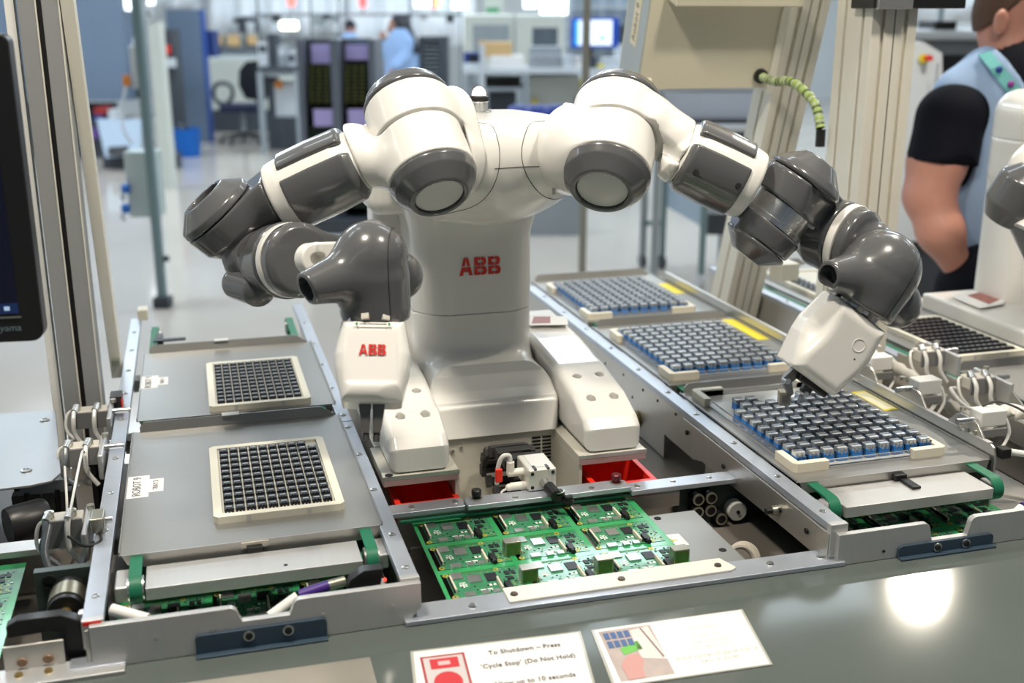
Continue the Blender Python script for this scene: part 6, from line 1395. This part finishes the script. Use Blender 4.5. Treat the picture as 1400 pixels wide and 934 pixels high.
# ================================================================== frame, monitor and steel plate on the left
def extrusion(o, x0, x1, y0, y1, z0, z1, slots_front=1, slots_side=1, shift=(0,0), name='profile', m=None):
    """aluminium extrusion: body with slots cut into its faces; shift leans the top"""
    def skew(mb):
        mb.v = [(x+shift[0]*(z-z0)/(z1-z0), y+shift[1]*(z-z0)/(z1-z0), z) for x,y,z in mb.v]; return mb
    w = (x1-x0)/slots_front; g = .0085
    p = MB(); n = slots_front
    pts = [(x0,y0)]
    for i in range(n): c = x0+w*(i+.5); pts += [(c-g*.5,y0),(c-g*.5,y0+.009),(c+g*.5,y0+.009),(c+g*.5,y0)]
    pts += [(x1,y0)]
    d = (y1-y0)/slots_side
    for i in range(slots_side): c = y0+d*(i+.5); pts += [(x1,c-g*.5),(x1-.009,c-g*.5),(x1-.009,c+g*.5),(x1,c+g*.5)]
    pts += [(x1,y1),(x0,y1)]
    for i in range(slots_side)[::-1]: c = y0+d*(i+.5); pts += [(x0,c+g*.5),(x0+.009,c+g*.5),(x0+.009,c-g*.5),(x0,c-g*.5)]
    p.prism([(x,y,z0) for x,y in pts], (0,0,z1-z0)); skew(p)
    q = p.build(name, m or EXTR, o, .0008, smooth=0)
    if slots_front > 1:
        for i in range(1, n): skew(MB().bx(x0+w*i-.0012, x0+w*i+.0012, y0-.0004, y0+.001, z0, z1)).build('seam', EXTRD, o, smooth=0)
    return q
fl = thing('extrusion_stand', 'upright grey aluminium extrusion stand behind the monitor on the left', 'stand', (-.20,2.03,0))
extrusion(fl, -.248, -.184, 2.00, 2.060, 0, 3.0, 1, 1, m=EXTRL); MB().bx(-.248+.0275,-.184-.0275,2.0075,2.0095,0,3.0).build('slot_shadow', DARKSLOT, fl)
for x_ in (-.2205,-.1855): MB().bx(x_-.0012,x_+.0012,1.9985,2.0,0,3.0).build('bright_edge', mat('bright_edge',(.80,.77,.68),.4,.3), fl)  # pale strips paint the light caught along the profile's edges
sl_ = -.315; lp_ = MB().bx(-.1825,-.1620,2.20-sl_*.05,2.245-sl_*.05,.92,3.0); lp_.v = [(x,y+sl_*(z-.92)+.315*0,z) for x,y,z in lp_.v]; lp_.build('leaning_post', EXTR, fl, .0008, smooth=0)
MB().bx(-.268,-.254,2.01,2.04,.0,3.0).build('cover_strip', mat('pale_strip',(.72,.72,.70),.5), fl)
MB().bx(-.178,-.163,2.185,2.21,.955,.965).build('frame_foot', mat('olive_grey',(.17,.19,.15),.5), fl); 
extrusion(fl, -.300, -.215, 1.70, 1.75, 0, .905, 2, 1, name='support_post', m=mat('dark_post',(.045,.05,.048),.4,.3)); extrusion(fl, -.190, -.165, 1.75, 1.80, 0, .93, 1, 1, name='support_post', m=mat('dark_post',(.045,.05,.048),.4,.3))
sp_ = MB().prism([(-.60,1.99,.945),(-.258,1.965,.945),(-.222,1.668,.945),(-.232,1.640,.945),(-.262,1.630,.945),(-.60,1.615,.945)], (0,0,.004)).build('steel_plate', mat('steel_plate',(.36,.375,.39),.46,.8,var=.12,scale=14,bump=.06), None, .001)
tag(sp_, 'flat bare steel plate with two screws at the left edge below the monitor', 'plate')
for px, py in ((61,575),(36,644)):
    c = az_ = None
    d = FW+RT*(px-700)/FPX-UP*(py-467)/FPX; c = CAM+d*((.949-1.6)/d[2])
    MB().lathe(c, ZA, [(0,0),(.0085,0),(.0078,.002),(.004,.003),(.0036,.0012),(0,.0012)], 16).build('screw', SILVER, sp_)
mon = thing('monitor', 'black flat monitor cut off by the left edge of the photo', 'monitor', (-.42,1.36,1.235))
mx = nrm((1,-.10,0)); my = np.array([0,0,1.]); mz = np.cross(mx, my)     # mz points to the viewer
mo_ = np.array([-.1765,1.345,1.2425])
def mrect(x0, x1, z0, z1, d0, d1, name, m, par, bev=0):
    return MB().box(mo_+mx*(x0+x1)/2+my*(z0+z1)/2+mz*(d0+d1)/2, (x1-x0, z1-z0, d1-d0), [mx,my,mz]).build(name, m, par, bev)
ca = MB().prism([mo_+mx*a+my*b_-mz*.012 for a, b_ in [(-.53,0)]+[(-.014+.014*math.sin(t), .014-.014*math.cos(t)) for t in np.linspace(0,1.57,6)]+[(-.010+.010*math.cos(t), .330+.010*math.sin(t)) for t in np.linspace(0,1.57,6)]+[(-.53,.34)]], mz*.024).build('case', BLACK, mon, .002)
mrect(-.52,-.024,.034,.325,.012,.0128,'screen', mat('screen_off',(.004,.005,.012),.12,var=.05,emit=(.01,.012,.03),estr=.25), mon)
mrect(-.52,-.024,.034,.046,.0128,.0131,'task_bar', mat('task_bar',(.005,.01,.035),.3,emit=(.01,.03,.10),estr=.5), mon)
mrect(-.52,-.022,.0285,.0305,.0122,.0130,'bezel_line', mat('bezel_grey',(.16,.17,.17),.4), mon)
LITE = mat('screen_text', (.3,.4,.55), .4, emit=(.30,.42,.62), estr=.8)
mrect(-.039,-.033,.0378,.0425,.0131,.0134,'notification_icon', LITE, mon); text_obj('clock_text', '14:36', .0042, LITE, mo_+mx*-.056+my*.0412+mz*.0133, mx, my, mon); text_obj('clock_text', '21/06/2023', .0042, LITE, mo_+mx*-.0675+my*.0362+mz*.0133, mx, my, mon)
text_obj('maker_lettering', 'iiyama', .0112, mat('maker_grey',(.16,.22,.25),.4), mo_+mx*-.0235+my*.0135+mz*.0124, mx, my, mon, align='RIGHT', shear=.1)
mrect(-.30,-.24,.10,.16,-.05,-.012,'wall_mount', BLACK, mon, .003)
MB().bx(-.50,-.44,1.42,2.10,1.34,1.38).build('mount_arm', EXTR, mon, .002); MB().bx(-.52,-.46,2.10,2.16,0,1.50).build('mount_post', EXTR, mon, .002)
# ================================================================== frame and panel on the right
fr_ = thing('extrusion_stand', 'pale double aluminium post with leaning posts behind the right conveyor', 'stand', (1.26,2.0,0))
extrusion(fr_, 1.206, 1.300, 1.850, 1.970, .828, 3.0, 2, 2, name='upright_post')
def lean_post(x0, x1, y, d, z0, z1):
    sl = -.315; return extrusion(fr_, x0, x1, y+sl*(z0-.92), y+sl*(z0-.92)+d, z0, z1, 2, 1, shift=(0, sl*(z1-z0)), name='leaning_post')
lean_post(1.226, 1.316, 2.40, .09, .0, 3.0)
MB().bx(1.316,1.36,2.30,2.36,1.0,1.04).build('cross_strut', EXTR, fr_)
MB().prism([(1.19,1.825,1.614),(1.382,1.825,1.614),(1.372,1.90,1.614),(1.19,1.90,1.614)], (0,0,.05)).build('black_cover', BLACK, fr_, .002); MB().bx(1.195,1.265,1.817,1.825,1.612,1.66).build('cover_plate', STEEL, fr_)
pn = thing('control_panel', 'cream enclosure panel labelled at its edge, hanging over the right conveyor', 'panel', (1.06,2.2,1.46))
PU = nrm((0,-.315,1)); PN = np.cross(np.array([1.,0,0]), PU)        # PN points to the viewer (-y)
p0 = np.array([.905,2.232,1.452])
def pbox(x0, x1, u0, u1, n0, n1, name, m, bev=0.0): 
    c = np.array([(x0+x1)/2,0,0])+np.array([0,p0[1],p0[2]])+PU*(u0+u1)/2+PN*(n0+n1)/2
    return MB().box(c, (x1-x0, u1-u0, abs(n1-n0)), [(1,0,0), PU, PN]).build(name, m, pn, bev)
BEIGE = mat('beige_panel', (.66,.62,.49), .45, var=.02)
pbox(.907,1.219,0,.70,-.004,0,'panel_face',BEIGE,.001); pbox(.905,.909,0,.70,-.105,.001,'panel_side',mat('side_bluegrey',(.42,.47,.48),.45,var=.02),.001); pbox(.905,1.22,0,.004,-.10,-.004,'panel_bottom',BEIGE); pbox(.905,1.22,0,.70,-.108,-.104,'panel_back',BEIGE)
pbox(.94,1.219,.192,.212,0,.055,'panel_ledge',BEIGE,.002); pbox(1.205,1.222,-.01,.7,-.10,.006,'panel_frame',EXTR)
lc = np.array([.9046,p0[1],p0[2]])
MB().box(lc+PU*.155+PN*-.050, (.0006,.150,.034), [(1,0,0), PU, PN]).build('label_strip', mat('label_cream2',(.74,.66,.48),.6), pn)
text_obj('label_lettering', 'Robot 9', .0225, mat('pen_ink',(.20,.17,.14),.7), lc+PU*.088+PN*-.0430*1.0+np.array([-.0006,0,0]), PU, -PN, pn, spacing=1.05, shear=.15)
MB().ball(np.array([.93,2.232,1.46])+PU*.012+PN*.006, .007).build('panel_screw', CREAM, pn)
gro = np.array([1.186,p0[1],p0[2]])+PU*.028
MB().lathe(gro+PN*-.002, PN, [(0,0),(.0155,0),(.0155,.010),(.010,.011),(0,.011)], 18).build('grommet', BLACK, pn)
GR_ = mat('green_conduit', (.34,.46,.14), .4, var=.25, scale=30, stretch=(1,1,1))
_cp = [gro+PN*.008, gro+PN*.05+[.012,0,.004], np.array([1.196,2.10,1.470]), np.array([1.198,2.015,1.435]), np.array([1.1995,1.985,1.385])]
cdt = sheath(_cp, .0088, 'spiral_conduit', 'green and yellow spiral conduit running from the cream panel to the post', GR_, 'conduit')
_q = [2*_cp[0]-_cp[1]]+_cp+[2*_cp[-1]-_cp[-2]]; rg = MB(); rg2 = MB(); _n = 0; _last = None
for i in range(1, len(_q)-2):
    for k in range(10):
        t = k/10; a, b_, c, d = _q[i-1:i+3]; w_ = 0.5*((2*b_)+(-a+c)*t+(2*a-5*b_+4*c-d)*t*t+(-a+3*b_-3*c+d)*t**3)
        if _last is not None:
            u_ = nrm(w_-_last); (rg if _n % 2 else rg2).cyl(w_-u_*.0011, w_+u_*.0011, .0093, n=14); _n += 1
        _last = w_
tag(rg.build('conduit_dark_ring', mat('conduit_dark',(.05,.06,.05),.5), cdt), kind='stuff'); tag(rg2.build('conduit_clear_ring', mat('conduit_clear',(.62,.66,.56),.3), cdt), kind='stuff')
tag(MB().cyl((1.1995,1.985,1.386),(1.1995,1.984,1.352),.0095,n=12).build('conduit_end', BLACK, None), 'black conduit end sleeve on the side of the upright post', 'conduit')
# ---- neighbouring conveyor
cn = thing('tray_conveyor', 'neighbouring steel tray conveyor at the right edge of the photo', 'conveyor', (1.47,1.9,.828), 'tray conveyors')
rail(cn, 1.322, 1.345, 1.20, 2.70); yz(cn, 1.3225, 1.328, [(1.20,.940),(2.70,.940),(2.70,.835),(1.20,.835)], 'side_plate')
screws(cn, (1.3335,), (1.30,1.42,1.55,1.68,1.80,1.95,2.1,2.3,2.5), .950)
for y in (1.4,1.62): MB().cyl((1.3225,y,.905),(1.3195,y,.905),.006,n=10).build('bolt', SILVER, cn)
yz(cn, 1.314, 1.318, [(1.46,.90),(1.46,.962),(1.50,.985),(1.545,.999),(1.585,.999),(1.62,.962),(1.68,.962),(1.71,1.003),(1.765,1.003),(1.80,.962),(1.83,.962),(1.83,.90)], 'side_guard')
for y in (1.4,1.8,2.4): MB().bx(1.33,1.60,y,y+.04,.86,.885).build('cross_beam', STEEL, cn)
belt(1.348,1.362,1.26,2.62,.948,.0185,cn)
nt = []
for nm, y0, y1 in (('nearest the front on the neighbouring conveyor',1.275,1.722),('in the middle of the neighbouring conveyor',1.755,2.19),('at the far end of the neighbouring conveyor',2.225,2.66)):
    nt.append(steel_tray(1.368,1.60,y0,y1,'steel tray '+nm))
ja = component_tray(1.410,1.574,1.775,2.060,.9511,'ivory tray of black connectors on the neighbouring middle steel tray')
jb_ = component_tray(1.410,1.574,2.285,2.560,.9511,'ivory tray of black connectors on the farthest neighbouring steel tray')
fill(cp, 1.423,1.561,1.790,2.046,.9576,10,11,set(),'in the neighbouring tray','black connector','black connectors in the neighbouring tray',1)
fill(cp, 1.423,1.561,2.30,2.546,.9576,10,11,{(i,j) for i in range(3,10) for j in range(11)},'in the farthest neighbouring tray','black connector','black connectors in the neighbouring tray',1)
# ---- neighbouring robot
nr = thing('dual_arm_robot', 'second white robot cut off by the right edge of the photo', 'robot', (1.80,2.15,.93))
NB = U(.03, Box((1.90,2.055,1.335),(.205,.085,.115),None,.055), Box((1.97,2.13,1.30),(.17,.06,.10),None,.05))
NB = Groove(NB, Plane((0,0,1.345),ZA))
sdf('torso', NB, [(1.68,1.95,1.2),(2.15,2.2,1.47)], .01, WHITE, nr, .004)
sdf('column', Box((1.885,2.07,1.13),(.175,.07,.19),None,.03), [(1.70,1.99,.92),(2.07,2.15,1.34)], .01, WHITE, nr, .004)
fp_ = [(1.60,.935),(1.575,.960),(1.60,.981),(1.70,.984),(2.14,.990),(2.16,.985),(2.16,.935)]
sdf('base_fender', U(.006, Ext((0,0,0), YA, ZA, fp_, 1.600, 1.98, .008)), [(1.58,1.56,.93),(2.0,2.18,1.0)], .01, WHITE, nr, .0035)
MB().bx(1.612,2.0,1.64,2.3,.828,.934).build('plinth_body', PLINTHM, nr)
ja0 = P(1392,268,2.02)
sdf('elbow_housing', U(.01, Lath(ja0, V(.35,.75,-.5), [(0,-.055),(.034,-.05),(.050,-.02),(.050,.03),(.030,.055),(0,.055)], .004)), [ja0], .08, GREY, nr, .003)
c = ja0+V(.35,.75,-.5)*.056; MB().cyl(c-V(.35,.75,-.5)*.002, c, .024, n=24).build('joint_disc', PLATE, nr)
sdf('wrist_shell', U(.01, Cap(P(1412,305,2.02), P(1425,350,2.0), .040, .030)), [P(1412,305,2.02), P(1425,350,2.0)], .06, GREY, nr, .003); MB().cyl(P(1400,318,2.0), P(1412,306,2.0), .022, n=18).build('wrist_ring', WHITE, nr)
sdf('upper_arm_shell', Cap(P(1420,235,2.03), P(1470,190,2.06), .055, .06), [P(1420,235,2.03), P(1470,190,2.06)], .08, WHITE, nr, .004)
cd2 = MB().prism([(1.585,1.78,.9925),(1.678,1.81,.9925),(1.655,1.93,.9925),(1.60,1.94,.9925)], (0,0,.0008)).build('photo_card', PAPER, None)
cc = P(1345,408,1); 
def onz(px, py, z):
    d = FW+RT*(px-700)/FPX-UP*(py-467)/FPX; return CAM+d*((z-1.6)/d[2])
def repl(o, pts, hgt):
    v = [onz(px,py,z) for px,py,z in pts]; mb = MB().prism(v, (0,0,hgt)); 
    me = o.data; org = np.array(o.location); me.clear_geometry(); me.from_pydata((np.array(mb.v)-org).tolist(), [], mb.f)
repl(cd2, [(1302,407,.9925),(1342,396,.9925),(1378,405,.9925),(1372,416,.9925),(1340,422,.9925)], .0008)
tag(cd2, 'white photo card lying on the base of the second robot', 'card')
v = [onz(px,py,.9935) for px,py in ((1322,404),(1342,399),(1371,408),(1352,416))]
MB().prism(v, (0,0,.0003)).build('photo_print', MATS['card_print'], cd2)
